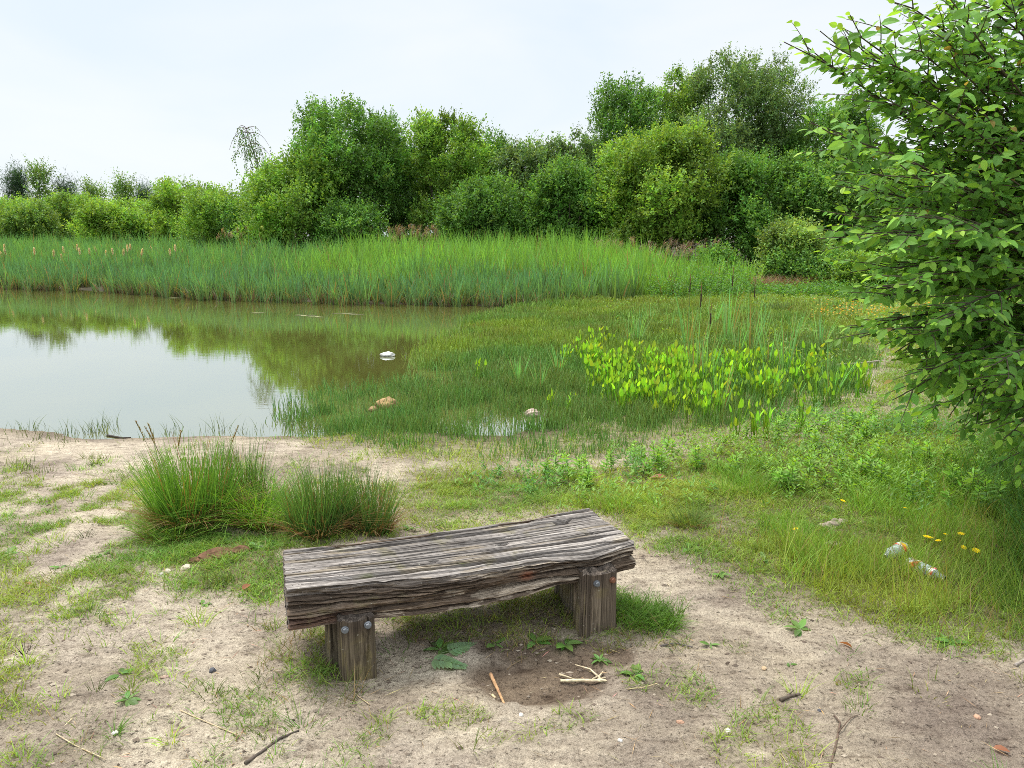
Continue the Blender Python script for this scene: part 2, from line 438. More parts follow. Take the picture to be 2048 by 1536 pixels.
def vary(base, n, r=rng, v=.22, h=.12):
    base = np.asarray(base, float)
    return base*(1+r.normal(0, v, (n, 1))).clip(.45, 1.7)*(1+r.normal(0, h, (n, 3))).clip(.6, 1.5)

# ------------------------------------------------------------------ ground, water
def axis(parts):
    return np.concatenate([np.arange(a, b, s) for a, b, s in parts])
g = np.geomspace(14, 500, 26)
xs = np.concatenate([-g[::-1], axis([(-13.5, -4, .14), (-4, -2.4, .04), (-2.4, 2.4, .017), (2.4, 4, .04), (4, 13.5, .14)]), g])
ys = np.concatenate([-np.geomspace(400, 4, 14), axis([(-3, 1.1, .2), (1.1, 4.4, .017), (4.4, 7, .04), (7, 14, .12), (14, 45, .5)]), np.geomspace(46, 600, 26)])
X, Y = np.meshgrid(xs, ys)
Z = terrain(X.ravel(), Y.ravel())
nx, ny = len(xs), len(ys)
i = np.arange(ny-1)[:, None]*nx+np.arange(nx-1)[None]
FQ = np.stack([i, i+1, i+1+nx, i+nx], -1).reshape(-1, 4)
xr, yr = X.ravel(), Y.ravel()
veg = veg_density(xr, yr)
PU2 = flat(1120, 1315); pd = np.minimum(np.hypot((xr-PUD[0])/.26, (yr-PUD[1])/.15), np.hypot((xr-PU2[0])/.3, (yr-PU2[1])/.09))+.75*(fbm(xr, yr, 9, 12, 4)-.5)
wet = ss(1.3, .85, pd)*.95
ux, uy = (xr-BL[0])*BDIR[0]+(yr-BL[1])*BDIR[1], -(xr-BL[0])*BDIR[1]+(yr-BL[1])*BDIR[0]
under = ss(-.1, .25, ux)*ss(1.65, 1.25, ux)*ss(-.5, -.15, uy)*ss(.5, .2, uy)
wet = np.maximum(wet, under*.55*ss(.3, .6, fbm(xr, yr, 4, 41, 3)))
shore = -sdf(POND, xr, yr)
wet = np.maximum(wet, ss(.35, .02, shore+(fbm(xr, yr, 3, 44, 2)-.5)*.2)*.7)
wet = np.maximum(wet, .42*ss(.5, .68, fbm(xr, yr, 1.3, 47, 4)))
wet = np.maximum(wet, .5*ss(-.2, .2, sdf(MOUND2, xr, yr)))
litter = np.maximum(ss(24, 29, yr)*ss(3, 7, shore), .9*ss(16.5, 18.5, yr)*ss(7, 3, xr))
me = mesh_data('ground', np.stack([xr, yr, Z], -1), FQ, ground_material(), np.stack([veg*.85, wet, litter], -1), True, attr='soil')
gnd = link('ground', me); tag(gnd, 'bare sandy bank and wet meadow ground round the pond', None, kind='structure')

wx0, wx1, wy0, wy1 = POND[:, 0].min()-.5, POND[:, 0].max()+.4, POND[:, 1].min()-.5, POND[:, 1].max()+.5
gx, gy = np.meshgrid(np.linspace(wx0, wx1, 40), np.linspace(wy0, wy1, 30))
i = np.arange(29)[:, None]*40+np.arange(39)[None]
me = mesh_data('pond_water', np.stack([gx.ravel(), gy.ravel(), np.full(gx.size, WATER)], -1), np.stack([i, i+1, i+41, i+40], -1).reshape(-1, 4), water_material())
tag(link('pond_water', me), 'still olive green pond water reflecting sky and trees', None, kind='structure')

# ------------------------------------------------------------------ bench
def build_bench():
    lx, ly = float(BL[0]), float(BL[1])
    ang = math.atan2(BDIR[1], BDIR[0])
    root = empty('wooden_bench', (lx, ly, 0), ang)
    tag(root, 'heavy weathered grey timber bench with split top on two thick posts', 'bench')
    r = np.random.default_rng(3)
    L = float(np.linalg.norm(BR-BL))
    ns, nt, nsd, nb = 460, 300, 70, 24
    s = np.linspace(0, 1, ns)
    def fb(x, y, sc, sd, o=3): return fbm(x, y, sc, sd, o)-.5
    # perimeter parameter: top back->front, front side down, bottom front->back, back side up
    top = np.linspace(1, 0, nt, endpoint=False); fr = np.linspace(0, 1, nsd, endpoint=False)
    bot = np.linspace(0, 1, nb, endpoint=False); bk = np.linspace(1, 0, nsd, endpoint=False)
    kind = np.concatenate([np.zeros(nt), np.ones(nsd), np.full(nb, 2), np.full(nsd, 3)])
    q = np.concatenate([top, fr, bot, bk])
    S, Q = np.meshgrid(s, q, indexing='ij'); K = np.broadcast_to(kind, S.shape)
    dep = .31+.09*S; th = .165-.05*S
    ztop = .402-.019*S-.012*np.sin(S*math.pi)
    zb = ztop-th-.02*np.sin(S*3.1)+.035*(fbm(S*6, S*0, 1, 57, 3)-.5)
    Xl = S*L
    yy = np.where(K == 0, Q*dep, np.where(K == 1, 0, np.where(K == 2, Q*dep, dep)))
    zz = np.where(K == 0, ztop, np.where(K == 1, ztop-Q*(ztop-zb), np.where(K == 2, zb, ztop-Q*(ztop-zb))))
    # worn rounded front arris, hollowed where the knot ran out near the right post
    cut = .024*np.exp(-((S-.86)/.10)**2)+.016*np.exp(-((S-.5)/.25)**2)+.009+.012*(fbm(S*13, S*0, 1, 55, 3)-.3)
    edge = np.exp(-np.where(K == 0, Q*dep, 9)/(.022+cut*.5))*cut
    zz = zz-edge
    zz = np.where(K == 1, zz-cut*(1-Q)*np.exp(-Q*1.2), zz)
    yy = np.where(K == 1, yy+(.012*np.sin(Q*6+S*7)+.02*fb(S*9, Q*4, 1, 50))*np.sin(Q*np.pi)**.5, yy)
    # end outline a little ragged and skew
    skew = (S**6)*(.055*Q*0)-0
    xx = Xl+np.where(S > .5, 1, -1)*np.abs(S-.5)**14*2**14*(.014*fb(yy*60, zz*60, 1, 61)+0.0)
    xx = xx+(S**8)*(-.03*np.clip(yy/.4, 0, 1))
    # cracks along the top
    cr = np.zeros_like(S); tintc = np.zeros_like(S)
    cracks = [(.055, .020, .03, 0, 1), (.10, .006, .015, .4, .9), (.33, .006, .014, 0, .45), (.41, .005, .012, .5, 1), (.55, .006, .014, .1, .5), (.63, .006, .012, .45, 1), (.78, .006, .014, 0, .4), (.86, .007, .016, .35, 1), (.13, .007, .012, .0, .75), (.2, .012, .02, .1, 1), (.285, .006, .012, .3, 1), (.37, .011, .022, 0, .9),
              (.45, .006, .010, .2, .8), (.52, .010, .02, .35, 1), (.59, .005, .01, 0, .6), (.66, .008, .016, .1, 1), (.74, .012, .024, .5, 1),
              (.72, .005, .012, 0, .5), (.82, .006, .012, .0, .8), (.9, .017, .035, 0, 1), (.955, .006, .012, .3, 1)]
    for j, (c, w, dp, s0, s1) in enumerate(cracks):
        cc = 1-c+.02*fb(S*5+j*3, S*0, 1, 70+j)*2+.006*fb(S*30, S*0, 1, 90+j)
        w = w*2.3; dp = dp*2.2
        ww = w*(.55+1.1*noise(S*7, S*0+j, 1, 110+j))*ss(s0-.04, s0+.1, S)*ss(s1+.04, s1-.1, S) if s0 > 0 or s1 < 1 else w*(.55+1.1*noise(S*7, S*0+j, 1, 110+j))
        prof = np.exp(-((Q-cc)/np.maximum(ww*.5, 1e-4))**4)
        cr = np.maximum(cr, prof*dp*(.6+.8*noise(S*9, S*0+j, 1, 130+j)))
    ridg = .010*fb(S*2., Q*30, 1, 140, 4)+.006*fb(S*5, Q*80, 1, 141, 2)
    cup = .014*fb(S*1.6, Q*7, 1, 147, 2)
    for ka, kb, kr in [(.62, .43, .012), (.74, .9, .014), (.86, .78, .02), (.15, .6, .008), (.4, .25, .009), (.9, .35, .01)]:
        kd = np.hypot((S-ka)*1.36/(kr*2.4), (Q-kb)*.36/kr)+.5*(fbm(S*60, Q*30, 1, 149, 2)-.5); cr = np.maximum(cr, .02*ss(1.1, .5, kd))
    zz = np.where(K == 0, zz-cr*1.25+(ridg+cup)*np.minimum(1, 6*np.minimum(Q, 1-Q)+.25), zz)
    # cracks along front and back faces
    for j, (c, w, dp) in enumerate([(.3, .035, .035), (.55, .05, .05), (.8, .035, .035), (.43, .022, .025), (.16, .03, .025), (.68, .022, .025), (.9, .03, .03)]):
        cc = c+.25*fb(S*3+j*5, S*0, 1, 170+j)+.05*fb(S*14, S*0, 1, 180+j)
        prof = np.exp(-((Q-cc)/(w*(.4+noise(S*8, S*0+j, 1, 190+j))))**2)*dp*noise(S*5, S*0+j*2, 1, 200+j)*1.6
        yy = np.where(K == 1, yy+prof, np.where(K == 3, yy-prof, yy))
    yy = np.where(K == 1, yy-(.03*fb(S*5, Q*5, 1, 210, 4)+.022*fb(S*16, Q*22, 1, 212, 3)), np.where(K == 3, yy+.014*fb(S*6, Q*6, 1, 211, 4), yy))
    yy = np.where(K == 3, yy-.02*np.clip(1-Q, 0, 1)*fb(S*4, S*0, 1, 215)*3, yy)
    zz = np.where(K == 2, zz+.012*fb(S*8, Q*6, 1, 220), zz)
    # colours of the wood itself
    gry = np.array([.275, .25, .232]); dk = np.array([.095, .074, .058]); br = np.array([.16, .115, .08]); red = np.array([.2, .125, .095]); pale = np.array([.5, .42, .33])
    n1 = fbm(S*5, Q*5+K*7, 1, 230, 4); n2 = fbm(S*11, Q*9+K*5, 1, 240, 4)
    C = np.where((K == 0)[..., None], gry*(.5+1.0*fbm(S*7, Q*11, 1, 231, 4)[..., None]), 0)
    side = dk*(1-n1[..., None])+br*n1[..., None]
    C = np.where((K != 0)[..., None], side*1.15, C)
    up = ((K == 1)*np.clip(1-Q*3.3, 0, 1))[..., None]
    C = C*(1-up)+gry*.8*up
    f = ((K == 1)*ss(.6, .68, n2)*ss(.05, .2, S))[..., None]*.75; C = C*(1-f)+pale*f
    f = ((K == 1)*ss(.65, .8, Q)*ss(.2, .1, S))[..., None]*.8; C = C*(1-f)+red*f
    f = ((K == 1)*np.exp(-((S-.66)/.02)**2-((Q-.45)/.12)**2))[..., None]*.9; C = C*(1-f)+np.array([.36, .12, .06])*f
    f = ((K == 0)*ss(.60, .68, fbm(S*4, Q*14, 1, 260, 4))*.45)[..., None]; C = C*(1-f)+np.array([.26, .2, .11])*f
    for (a, b2, wa, wb) in [(.42, .93, .03, .02), (.28, .36, .03, .012), (.22, .1, .03, .02), (.47, .13, .02, .02)]:
        f = ((K == 0)*np.exp(-((S-a)/wa)**2-((Q-b2)/wb)**2)*ss(.35, .55, n2))[..., None]; C = C*(1-f)+np.array([.11, .14, .025])*f
    V = np.stack([xx, yy, zz], -1); npm = len(q)
    i = np.arange(ns-1)[:, None]*npm; jj = np.arange(npm)[None]
    FQ = np.stack([i+jj, i+(jj+1) % npm, i+npm+(jj+1) % npm, i+npm+jj], -1).reshape(-1, 4)
    A = Acc(); A.add(V, FQ, C)
    for e, sgn in ((0, -1), (ns-1, 1)):          # sawn ends: rings shrinking to the heart
        ring = V[e]; cen = ring.mean(0); rings = [ring]; nr = 22
        for t in np.linspace(.06, 1, nr):
            p = ring*(1-t)+np.stack([np.full(npm, cen[0]), ring[:, 1]*(1-t)+cen[1]*t, ring[:, 2]*(1-t)+cen[2]*t], -1)*t
            p[:, 1:] = ring[:, 1:]*(1-t)+cen[1:]*t
            gr = .012*(noise(p[:, 1], p[:, 2]*.08, 95, 300+e)-.5)+.02*(fbm(p[:, 1], p[:, 2], 14, 305, 3)-.5)-.014*(noise(p[:, 1], p[:, 2]*.12, 34, 310) > .78)
            p[:, 0] = ring[:, 0]*(1-t)+ring[:, 0].mean()*t+sgn*gr*min(1, t*3)
            rings.append(p)
        R = np.stack(rings); i = np.arange(nr)[:, None]*npm
        Fe = np.stack([i+jj, i+(jj+1) % npm, i+npm+(jj+1) % npm, i+npm+jj], -1).reshape(-1, 4)
        if sgn < 0: Fe = Fe[:, ::-1]
        ec = np.array([.2, .175, .155])*(.6+.8*noise(R[..., 1], R[..., 2]*.1, 120, 330)[..., None])
        A.add(R, Fe if sgn < 0 else Fe, ec)
    link('seat', A.mesh('bench_seat', M_WOOD), root)

    def post(name, cx, y0, y1, w, z0, z1, seed, base, parent, taper=.012):
        """split timber post: rounded rectangle swept up with grain cracks"""
        nz_, k = 90, 96
        th = np.linspace(0, 2*np.pi, k, endpoint=False)
        sx = np.sign(np.cos(th))*np.abs(np.cos(th))**.32; sy = np.sign(np.sin(th))*np.abs(np.sin(th))**.32
        zt = np.linspace(0, 1, nz_)
        T, J = np.meshgrid(zt, np.arange(k), indexing='ij')
        hw, hd = w/2, (y1-y0)/2
        crk = np.zeros_like(T)
        rr = np.random.default_rng(seed)
        for j in range(13):
            pos = rr.uniform(0, k); ww = rr.uniform(.6, 1.6); dp = rr.uniform(.004, .016)
            dist = np.abs((J-pos-4*(fbm(T*3+j, T*0, 1, seed+j, 2)-.5)+k/2) % k-k/2)
            crk = np.maximum(crk, np.exp(-(dist/ww)**2)*dp*(noise(T*4, T*0+j, 1, seed+j+30)*1.5))
        rad = 1+.10*(fbm(J/6, T*2.2, 1, seed+60, 3)-.5)
        xx = cx+(hw*(1+taper*(1-T)*6)*rad)*sx[J]-crk*np.cos(th)[J]
        yy = (y0+y1)/2+hd*rad*sy[J]-crk*np.sin(th)[J]
        zz = z0+(z1-z0)*T+(T > .97)*.018*(fbm(J/3., T, 1, seed+70, 2)-.5)-(T > .985)*.012
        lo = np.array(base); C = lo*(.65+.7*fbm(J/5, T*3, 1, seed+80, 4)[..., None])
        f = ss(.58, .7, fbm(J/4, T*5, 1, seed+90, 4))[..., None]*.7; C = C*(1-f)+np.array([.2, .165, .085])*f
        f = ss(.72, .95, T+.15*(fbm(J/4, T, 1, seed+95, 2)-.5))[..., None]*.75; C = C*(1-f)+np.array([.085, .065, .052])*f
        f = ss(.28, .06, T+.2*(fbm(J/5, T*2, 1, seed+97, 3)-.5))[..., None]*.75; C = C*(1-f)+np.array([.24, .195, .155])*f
        V = np.stack([xx, yy, zz], -1)
        i = np.arange(nz_-1)[:, None]*k; jj = np.arange(k)[None]
        FQ = np.stack([i+jj, i+(jj+1) % k, i+k+(jj+1) % k, i+k+jj], -1).reshape(-1, 4)
        A = Acc(); A.add(V, FQ, C)
        ring = V[-1]; rings = [ring]; cen = ring.mean(0)
        for t in np.linspace(.1, 1, 10):
            p = ring*(1-t)+cen*t; p[:, 2] += .02*(noise(p[:, 0], p[:, 1], 70, seed+99)-.5)+.004; rings.append(p)
        R = np.stack(rings); i = np.arange(10)[:, None]*k
        A.add(R, np.stack([i+jj, i+(jj+1) % k, i+k+(jj+1) % k, i+k+jj], -1).reshape(-1, 4), np.array([.11, .09, .075])*(.7+.6*noise(R[..., 0], R[..., 1], 60, seed+3)[..., None]))
        # swept profile runs vertically: store with x as the grain axis so the wood shader follows it
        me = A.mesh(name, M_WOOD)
        n = len(me.vertices); co = np.empty(n*3, np.float32); me.vertices.foreach_get('co', co); co = co.reshape(-1, 3)
        me.vertices.foreach_set('co', np.stack([co[:, 2], co[:, 1], -co[:, 0]], -1).ravel()); me.update()
        return link(name, me, parent, rot=(0, -math.pi/2, 0))

    def bolt(px, y, z, parent, rust):
        A = Acc(); k = 6
        a = np.linspace(0, 2*np.pi, k, endpoint=False)+.3
        prof = [(0, .0105), (-.007, .0108), (-.0095, .0095), (-.0105, .005)]
        P = []
        for dy, rr_ in prof: P.append(np.stack([px+rr_*np.cos(a), np.full(k, y+dy), z+rr_*np.sin(a)], -1))
        P = np.concatenate(P); i = np.arange(3)[:, None]*k; jj = np.arange(k)[None]
        A.add(P, [np.stack([i+jj, i+k+jj, i+k+(jj+1) % k, i+(jj+1) % k], -1).reshape(-1, 4), np.array([[3*k+0, 3*k+j, 3*k+j+1] for j in range(1, k-1)])], (.4, .4, .4))
        a2 = np.linspace(0, 2*np.pi, 20, endpoint=False)
        W = np.concatenate([np.stack([px+r2*np.cos(a2), np.full(20, y+dy), z+r2*np.sin(a2)], -1) for dy, r2 in ((.008, .0135), (.0, .0135), (-.0015, .012), (-.0015, .004))])
        i = np.arange(3)[:, None]*20; jj = np.arange(20)[None]
        A.add(W, np.stack([i+jj, i+20+jj, i+20+(jj+1) % 20, i+(jj+1) % 20], -1).reshape(-1, 4), (.4, .4, .4))
        o = link('bolt', A.mesh('bolt', M_RUST if rust else M_ZINC), None)
        Mw = parent.matrix_basis
        o.parent = parent; o.matrix_parent_inverse = Mw.inverted()
        if rust: o['label'] = 'rusted bolt head'
        return o
    cl = [float(np.dot(np.array(flat(712, 1355))-BL, BDIR)), float(np.dot(np.array(flat(1186, 1268))-BL, BDIR))]
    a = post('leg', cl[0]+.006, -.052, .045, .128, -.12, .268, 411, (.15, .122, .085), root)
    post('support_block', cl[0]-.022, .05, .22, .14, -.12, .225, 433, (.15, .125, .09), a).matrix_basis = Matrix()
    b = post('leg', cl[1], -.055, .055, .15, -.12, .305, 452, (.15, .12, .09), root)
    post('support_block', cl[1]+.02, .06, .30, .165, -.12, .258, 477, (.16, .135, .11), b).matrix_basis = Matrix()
    bolt(cl[0]-.036, -.0555, .232, a, False); bolt(cl[0]+.044, -.0555, .236, a, False)
    bolt(cl[1]-.02, -.0585, .256, b, False); bolt(cl[1]+.048, -.0585, .262, b, True)
    # moss cushions in the joint
    return root
M_ZINC = simple('zinc_bolt', (.16, .17, .185), .65, .35)
M_RUST = simple('rusty_bolt', (.2, .09, .05), .8, .2)
build_bench()

# ------------------------------------------------------------------ trees
def tree(name, label, cat, px, top, hw, D, pal, seed, n=16000, leaf=.095, group=None, base=0.0, style='round', lean=0.0, stems=4, dens=1.0, gap=0.55, trunkcol=(.09, .08, .06), narrow=.6, clump=.30):
    r = np.random.default_rng(seed)
    x, _, ztop = at_depth(px, top, D)
    z0 = float(terrain(np.array([x]), np.array([D]))[0])
    H = ztop-z0; R = hw/F*D*1.02
    root = empty(name, (x, D, z0)); tag(root, label, cat, group)
    n = int(n*2.4); leaf *= 1.25; gap = gap+.2
    pal = np.asarray(pal)*np.array([1.2, 1.4, 1.15]); hw *= 1.28 if D > 38.5 and style == 'round' else 1.13
    # crown lobes
    nl = int(40 if R > 1.2 else 20)
    t = np.linspace(.03, 1, nl)**.8; r.shuffle(t)
    zc = H*(base+(1-base)*(.08+.8*t))
    rel = (zc/H-base)/(1-base)
    if style == 'round': env = np.sqrt(np.clip(1-((rel-.42)/.68)**2, .05, 1))
    elif style == 'cone': env = (1-rel)**.7*.95+.08
    else: env = np.clip(.35+.6*np.sin(rel*np.pi), .2, 1)
    lr = R*r.uniform(.17, .34, nl)*(.6+.45*env)
    if style == 'cone': lr = R*(.25+.3*(1-rel))
    ang = np.arange(nl)*2.399+r.uniform(0, 6); rad = np.maximum(0, R*1.06*env-lr*.75)*np.sqrt(r.uniform(.2, 1.1, nl))
    LC = np.stack([rad*np.cos(ang)+lean*zc, rad*np.sin(ang), zc], -1)
    LC[0] = (lean*H, 0, H-lr[0]*1.0); LC[1] = (lean*H+R*.35, r.normal(0, .2)*R, H-lr[1]*1.0-.06*H); LC[2] = (lean*H-R*.38, r.normal(0, .2)*R, H-lr[2]*1.0-.1*H)
    LC[:, 2] = np.minimum(LC[:, 2], H-lr*.9)
    LC[:, 2] = np.maximum(LC[:, 2], lr*.45)
    # twigs on lobes
    per = 12; nt = int(n*dens/per)
    w = lr**2; li = r.choice(nl, nt, p=w/w.sum())
    dr = unit(r.normal(0, 1, (nt, 3))+np.array([0, 0, .35])); sh = r.uniform(.1, 1.15, nt)**.6
    O = LC[li]+dr*(lr[li]*sh)[:, None]*np.array([1, 1, 1.1])
    # gaps inside the crown where the light comes through
    h = np.sin(O[:, 0]*2.6+seed)*np.sin(O[:, 1]*2.2+1.3*seed)*np.sin(O[:, 2]*2.9+.7*seed)
    O = O[h < gap]; li = li[h < gap]; dr = dr[h < gap]; nt = len(O)
    up = r.uniform(.2, 1.4, nt)
    if style == 'weep': up = r.uniform(-1.8, -.3, nt)
    td = unit(dr*.8+r.normal(0, .4, (nt, 3))+np.stack([0*up, 0*up, up], -1))
    tl = r.uniform(.6, 1.6, nt)*clump*1.15*(2.0 if style == 'weep' else 1)
    # leading shoots that break the outline
    ne = int(150 if R > 1 else 50)
    lead = r.choice(nl, ne); d2 = unit(np.stack([r.normal(0, .6, ne), r.normal(0, .6, ne), r.uniform(.5, 1.5, ne)], -1))
    O2 = LC[lead]+d2*lr[lead][:, None]*.9; O = np.vstack([O, O2]); td = np.vstack([td, unit(d2+np.array([0, 0, .8])+r.normal(0, .2, (ne, 3)))]); tl = np.concatenate([tl, r.uniform(1.0, 2.6, ne)*clump*(.6 if style == 'weep' else 1)])
    li = np.concatenate([li, lead])
    nt = len(O)
    s = np.tile(np.linspace(.05, 1, per), nt); ti = np.repeat(np.arange(nt), per)
    P = O[ti]+td[ti]*(tl[ti]*s)[:, None]+r.normal(0, .035, (nt*per, 3))
    Dv = td[ti]*.7+r.normal(0, .75, (nt*per, 3)); Dv[:, 2] -= .15 if style != 'weep' else .9
    Nn = r.normal(0, .6, (nt*per, 3))+np.array([0, 0, 1.])
    sz = leaf*r.uniform(.65, 1.25, nt*per)*(1.15-.35*s)
    pal = np.asarray(pal, float)
    tw = (1+r.normal(0, .16, (nt, 1)))*(1+r.normal(0, .07, (nt, 3))); lb = (1+r.normal(0, .2, (nl, 1)))
    C = pal*tw[ti]*lb[li[ti]]*(1+r.normal(0, .15, (nt*per, 1))); young = (s > .75)[:, None]*r.uniform(0, .6, (nt*per, 1))
    C = np.clip(C*(1+young*np.array([.5, .35, .0])), .005, .6)
    V, Fq, CC = diamonds(P, Dv, Nn, sz, sz*narrow, C)
    link('crown', mesh_data('crown', V, Fq, M_LEAF, CC), root)
    # stems and limbs
    A = Acc(); tc = np.array(trunkcol)
    for k in range(stems):
        a = k*2.4+seed; b0 = np.array([.12*math.cos(a)*stems**.5*R*.35, .12*math.sin(a)*stems**.5*R*.35, -.1])
        tgt = LC[(k*5) % nl]*np.array([.75, .75, 1]); tgt = tgt if tgt[2] > .4*H else np.array([tgt[0], tgt[1], H*.7])
        u = np.linspace(0, 1, 9)[:, None]
        m = (b0+tgt)/2+np.array([r.normal(0, .15), r.normal(0, .15), .1*H]); 
        C_ = (1-u)**2*b0+2*u*(1-u)*m+u*u*tgt
        r0 = .012*H/stems**.35+.02
        V, fs = tube(C_, np.linspace(r0, r0*.22, 9), 6, False); A.add(V, fs, tc*r.uniform(.8, 1.2))
        for j in range(5):
            q = C_[r.integers(3, 8)]; e = LC[r.integers(0, nl)]; e = q+(e-q)*r.uniform(.4, .9)
            mm = (q+e)/2+np.array([0, 0, .12*np.linalg.norm(e-q)])
            v2 = np.linspace(0, 1, 5)[:, None]
            V, fs = tube((1-v2)**2*q+2*v2*(1-v2)*mm+v2*v2*e, np.linspace(r0*.4, .008, 5), 4, False); A.add(V, fs, tc)
    link('trunk', A.mesh('trunk', M_BARK), root)
    return root

G_LIGHT = (.155, .245, .05); G_MID = (.10, .185, .045); G_DARK = (.06, .125, .035); G_GREY = (.115, .17, .07); G_YEL = (.16, .24, .045); G_PINE = (.035, .065, .04); G_BIR = (.12, .18, .055)
# main clump behind the reeds, left to right
tree('willow_tree', 'broad pale green willow at the left end of the dense tree clump', 'tree', 585, 315, 105, 31, G_LIGHT, 1, 17000, stems=5)
def weeping_birch(px, top, D):
    r = np.random.default_rng(202)
    x, _, zt = at_depth(px, top, D); z0 = float(terrain(np.array([x]), np.array([D]))[0]); H = zt-z0
    root = empty('birch_tree', (x, D, z0)); tag(root, 'slender birch with drooping tip sticking up alone above the paler willow', 'tree')
    A = Acc(); u = np.linspace(0, 1, 14)[:, None]
    T = np.hstack([.5*np.sin(u*2.2)-.25*u*u*3, .1*np.sin(u*5), u*H-.1]); V, fs = tube(T, np.linspace(.09, .012, 14), 7, False); A.add(V, fs, (.34, .32, .29))
    P, Dv = [], []
    for k in range(46):
        t = r.uniform(.3, 1)**.8; j = t*13; b = np.array([np.interp(j, np.arange(14), T[:, d]) for d in range(3)])
        a = r.uniform(0, 6.28); L = r.uniform(.5, 1.25)*(1.35-.55*t); v = np.linspace(0, 1, 7)[:, None]; rise = r.uniform(.1, .55)
        C = b+np.hstack([math.cos(a)*L*v, math.sin(a)*L*v, rise*L*v-1.1*L*v**3*r.uniform(.5, 1.1)]); V, fs = tube(C, np.linspace(.018, .006, 7), 4, False); A.add(V, fs, (.12, .09, .07))
        for q in range(int(r.integers(1, 4))):                      # hanging strands
            s0 = C[r.integers(2, 7)]; l = r.uniform(.4, 1.5); m = int(l/.035); w = np.linspace(0, 1, m)[:, None]
            P.append(s0+np.hstack([r.normal(0, .12)*w+.12*math.cos(a)*w, r.normal(0, .12)*w, -l*w])+r.normal(0, .035, (m, 3))); Dv.append(np.array([0, 0, -1.])+r.normal(0, .6, (m, 3)))
    P, Dv = np.vstack(P), np.vstack(Dv); n = len(P)
    V, f, C = diamonds(P, Dv, r.normal(0, 1, (n, 3)), r.uniform(.07, .12, n), r.uniform(.045, .07, n), vary((.12, .22, .06), n, r))
    link('crown', mesh_data('crown', V, f, M_LEAF, C), root); link('trunk', A.mesh('trunk', M_BARK), root)
weeping_birch(506, 250, 37)
tree('alder_tree', 'tall dark green tree with see-through stems, first big crown from the left', 'tree', 700, 222, 118, 33, G_MID, 3, 24000, base=.22, stems=6, gap=.35)
tree('alder_tree', 'dark narrow tree filling the dip between the two tall left-hand crowns', 'tree', 790, 275, 60, 35, G_DARK, 4, 9000, base=.15, stems=4, gap=.35)
tree('willow_tree', 'fresh yellow green round-topped tree right of the tall dark first crown', 'tree', 895, 235, 85, 33, G_LIGHT, 5, 18000, base=.15, stems=4, gap=.45)
tree('alder_tree', 'small dark crown poking up at the right shoulder of the yellow green round tree', 'tree', 985, 268, 50, 35, G_MID, 6, 7000, base=.1, stems=3)
tree('willow_tree', 'grey green spreading willow forming the low saddle of the tree line', 'tree', 1065, 288, 85, 33, G_GREY, 7, 15000, stems=4)
tree('willow_tree', 'grey green willow on the slope up towards the tallest trees', 'tree', 1150, 268, 70, 34, G_GREY, 8, 11000, stems=4)
tree('alder_tree', 'dense dark green tree on the left shoulder of the tallest clump', 'tree', 1262, 165, 92, 36, G_MID, 9, 20000, stems=5, base=.05)
tree('alder_tree', 'bright green upright tree just left of the tallest crown', 'tree', 1350, 148, 70, 37, G_LIGHT, 10, 14000, stems=4, base=.1)
tree('willow_tree', 'tallest tree of the clump with loose feathery grey green top', 'tree', 1455, 112, 120, 36, G_GREY, 11, 26000, .09, stems=6, base=.05, gap=.4)
tree('willow_tree', 'tall thin-topped willow with sky showing through its right side', 'tree', 1562, 118, 72, 36.5, G_GREY, 12, 9500, .085, stems=4, base=.2, gap=.2)
tree('willow_tree', 'mid green willow stepping down right of the tallest trees', 'tree', 1640, 215, 75, 35, G_MID, 13, 13000, stems=4)
tree('alder_tree', 'small pointed tree top showing left of the near leafy branches', 'tree', 1712, 190, 52, 38, G_MID, 14, 9000, stems=3, base=.1)
# bushes in front of it
tree('willow_bush', 'low round bush at the foot of the tall dark first crown', 'bush', 700, 418, 72, 30, G_MID, 20, 7500, stems=4)
tree('willow_bush', 'dense mid green bush standing right behind the middle of the reeds', 'bush', 962, 370, 88, 30, G_MID, 21, 14000, stems=5)
tree('willow_bush', 'upright glossy bush between the middle bush and the large rounded willow', 'bush', 1135, 330, 78, 29.5, G_MID, 22, 14000, stems=5)
tree('willow_bush', 'large rounded yellow-topped willow bush in front of the tallest trees', 'bush', 1318, 268, 130, 29, (.15, .225, .045), 23, 30000, stems=6)
tree('willow_bush', 'wide dark willow bush filling the front right of the tall clump', 'bush', 1520, 318, 125, 29, G_MID, 24, 26000, stems=6)
tree('willow_bush', 'willow bush half hidden behind the near leafy branches', 'bush', 1665, 335, 85, 28, G_MID, 25, 16000, stems=5)
tree('willow_bush', 'small pale sapling bush at the dark right edge of the wood', 'bush', 1590, 462, 62, 22, (.15, .21, .06), 26, 9000, .08, stems=3)
tree('willow_bush', 'low spreading bush on the meadow edge beneath the pale sapling', 'bush', 1620, 525, 85, 21.5, G_MID, 27, 9000, .075, stems=4)
tree('willow_bush', 'small thin shrub at the right end of the reed bed', 'bush', 1432, 515, 38, 22, G_MID, 28, 3000, .075, stems=3)
tree('willow_bush', 'light green bush at the right edge of the meadow behind the yellow flowers', 'bush', 1735, 535, 60, 19, G_LIGHT, 29, 8000, .07, stems=4)
tree('willow_bush', 'bush seen through the near branches at the meadow edge', 'bush', 1880, 500, 95, 20, G_LIGHT, 30, 10000, .08, stems=4)
tree('willow_bush', 'broad bush beyond the meadow at the far right of the view', 'bush', 2060, 470, 120, 22, G_MID, 31, 12000, .08, stems=4)
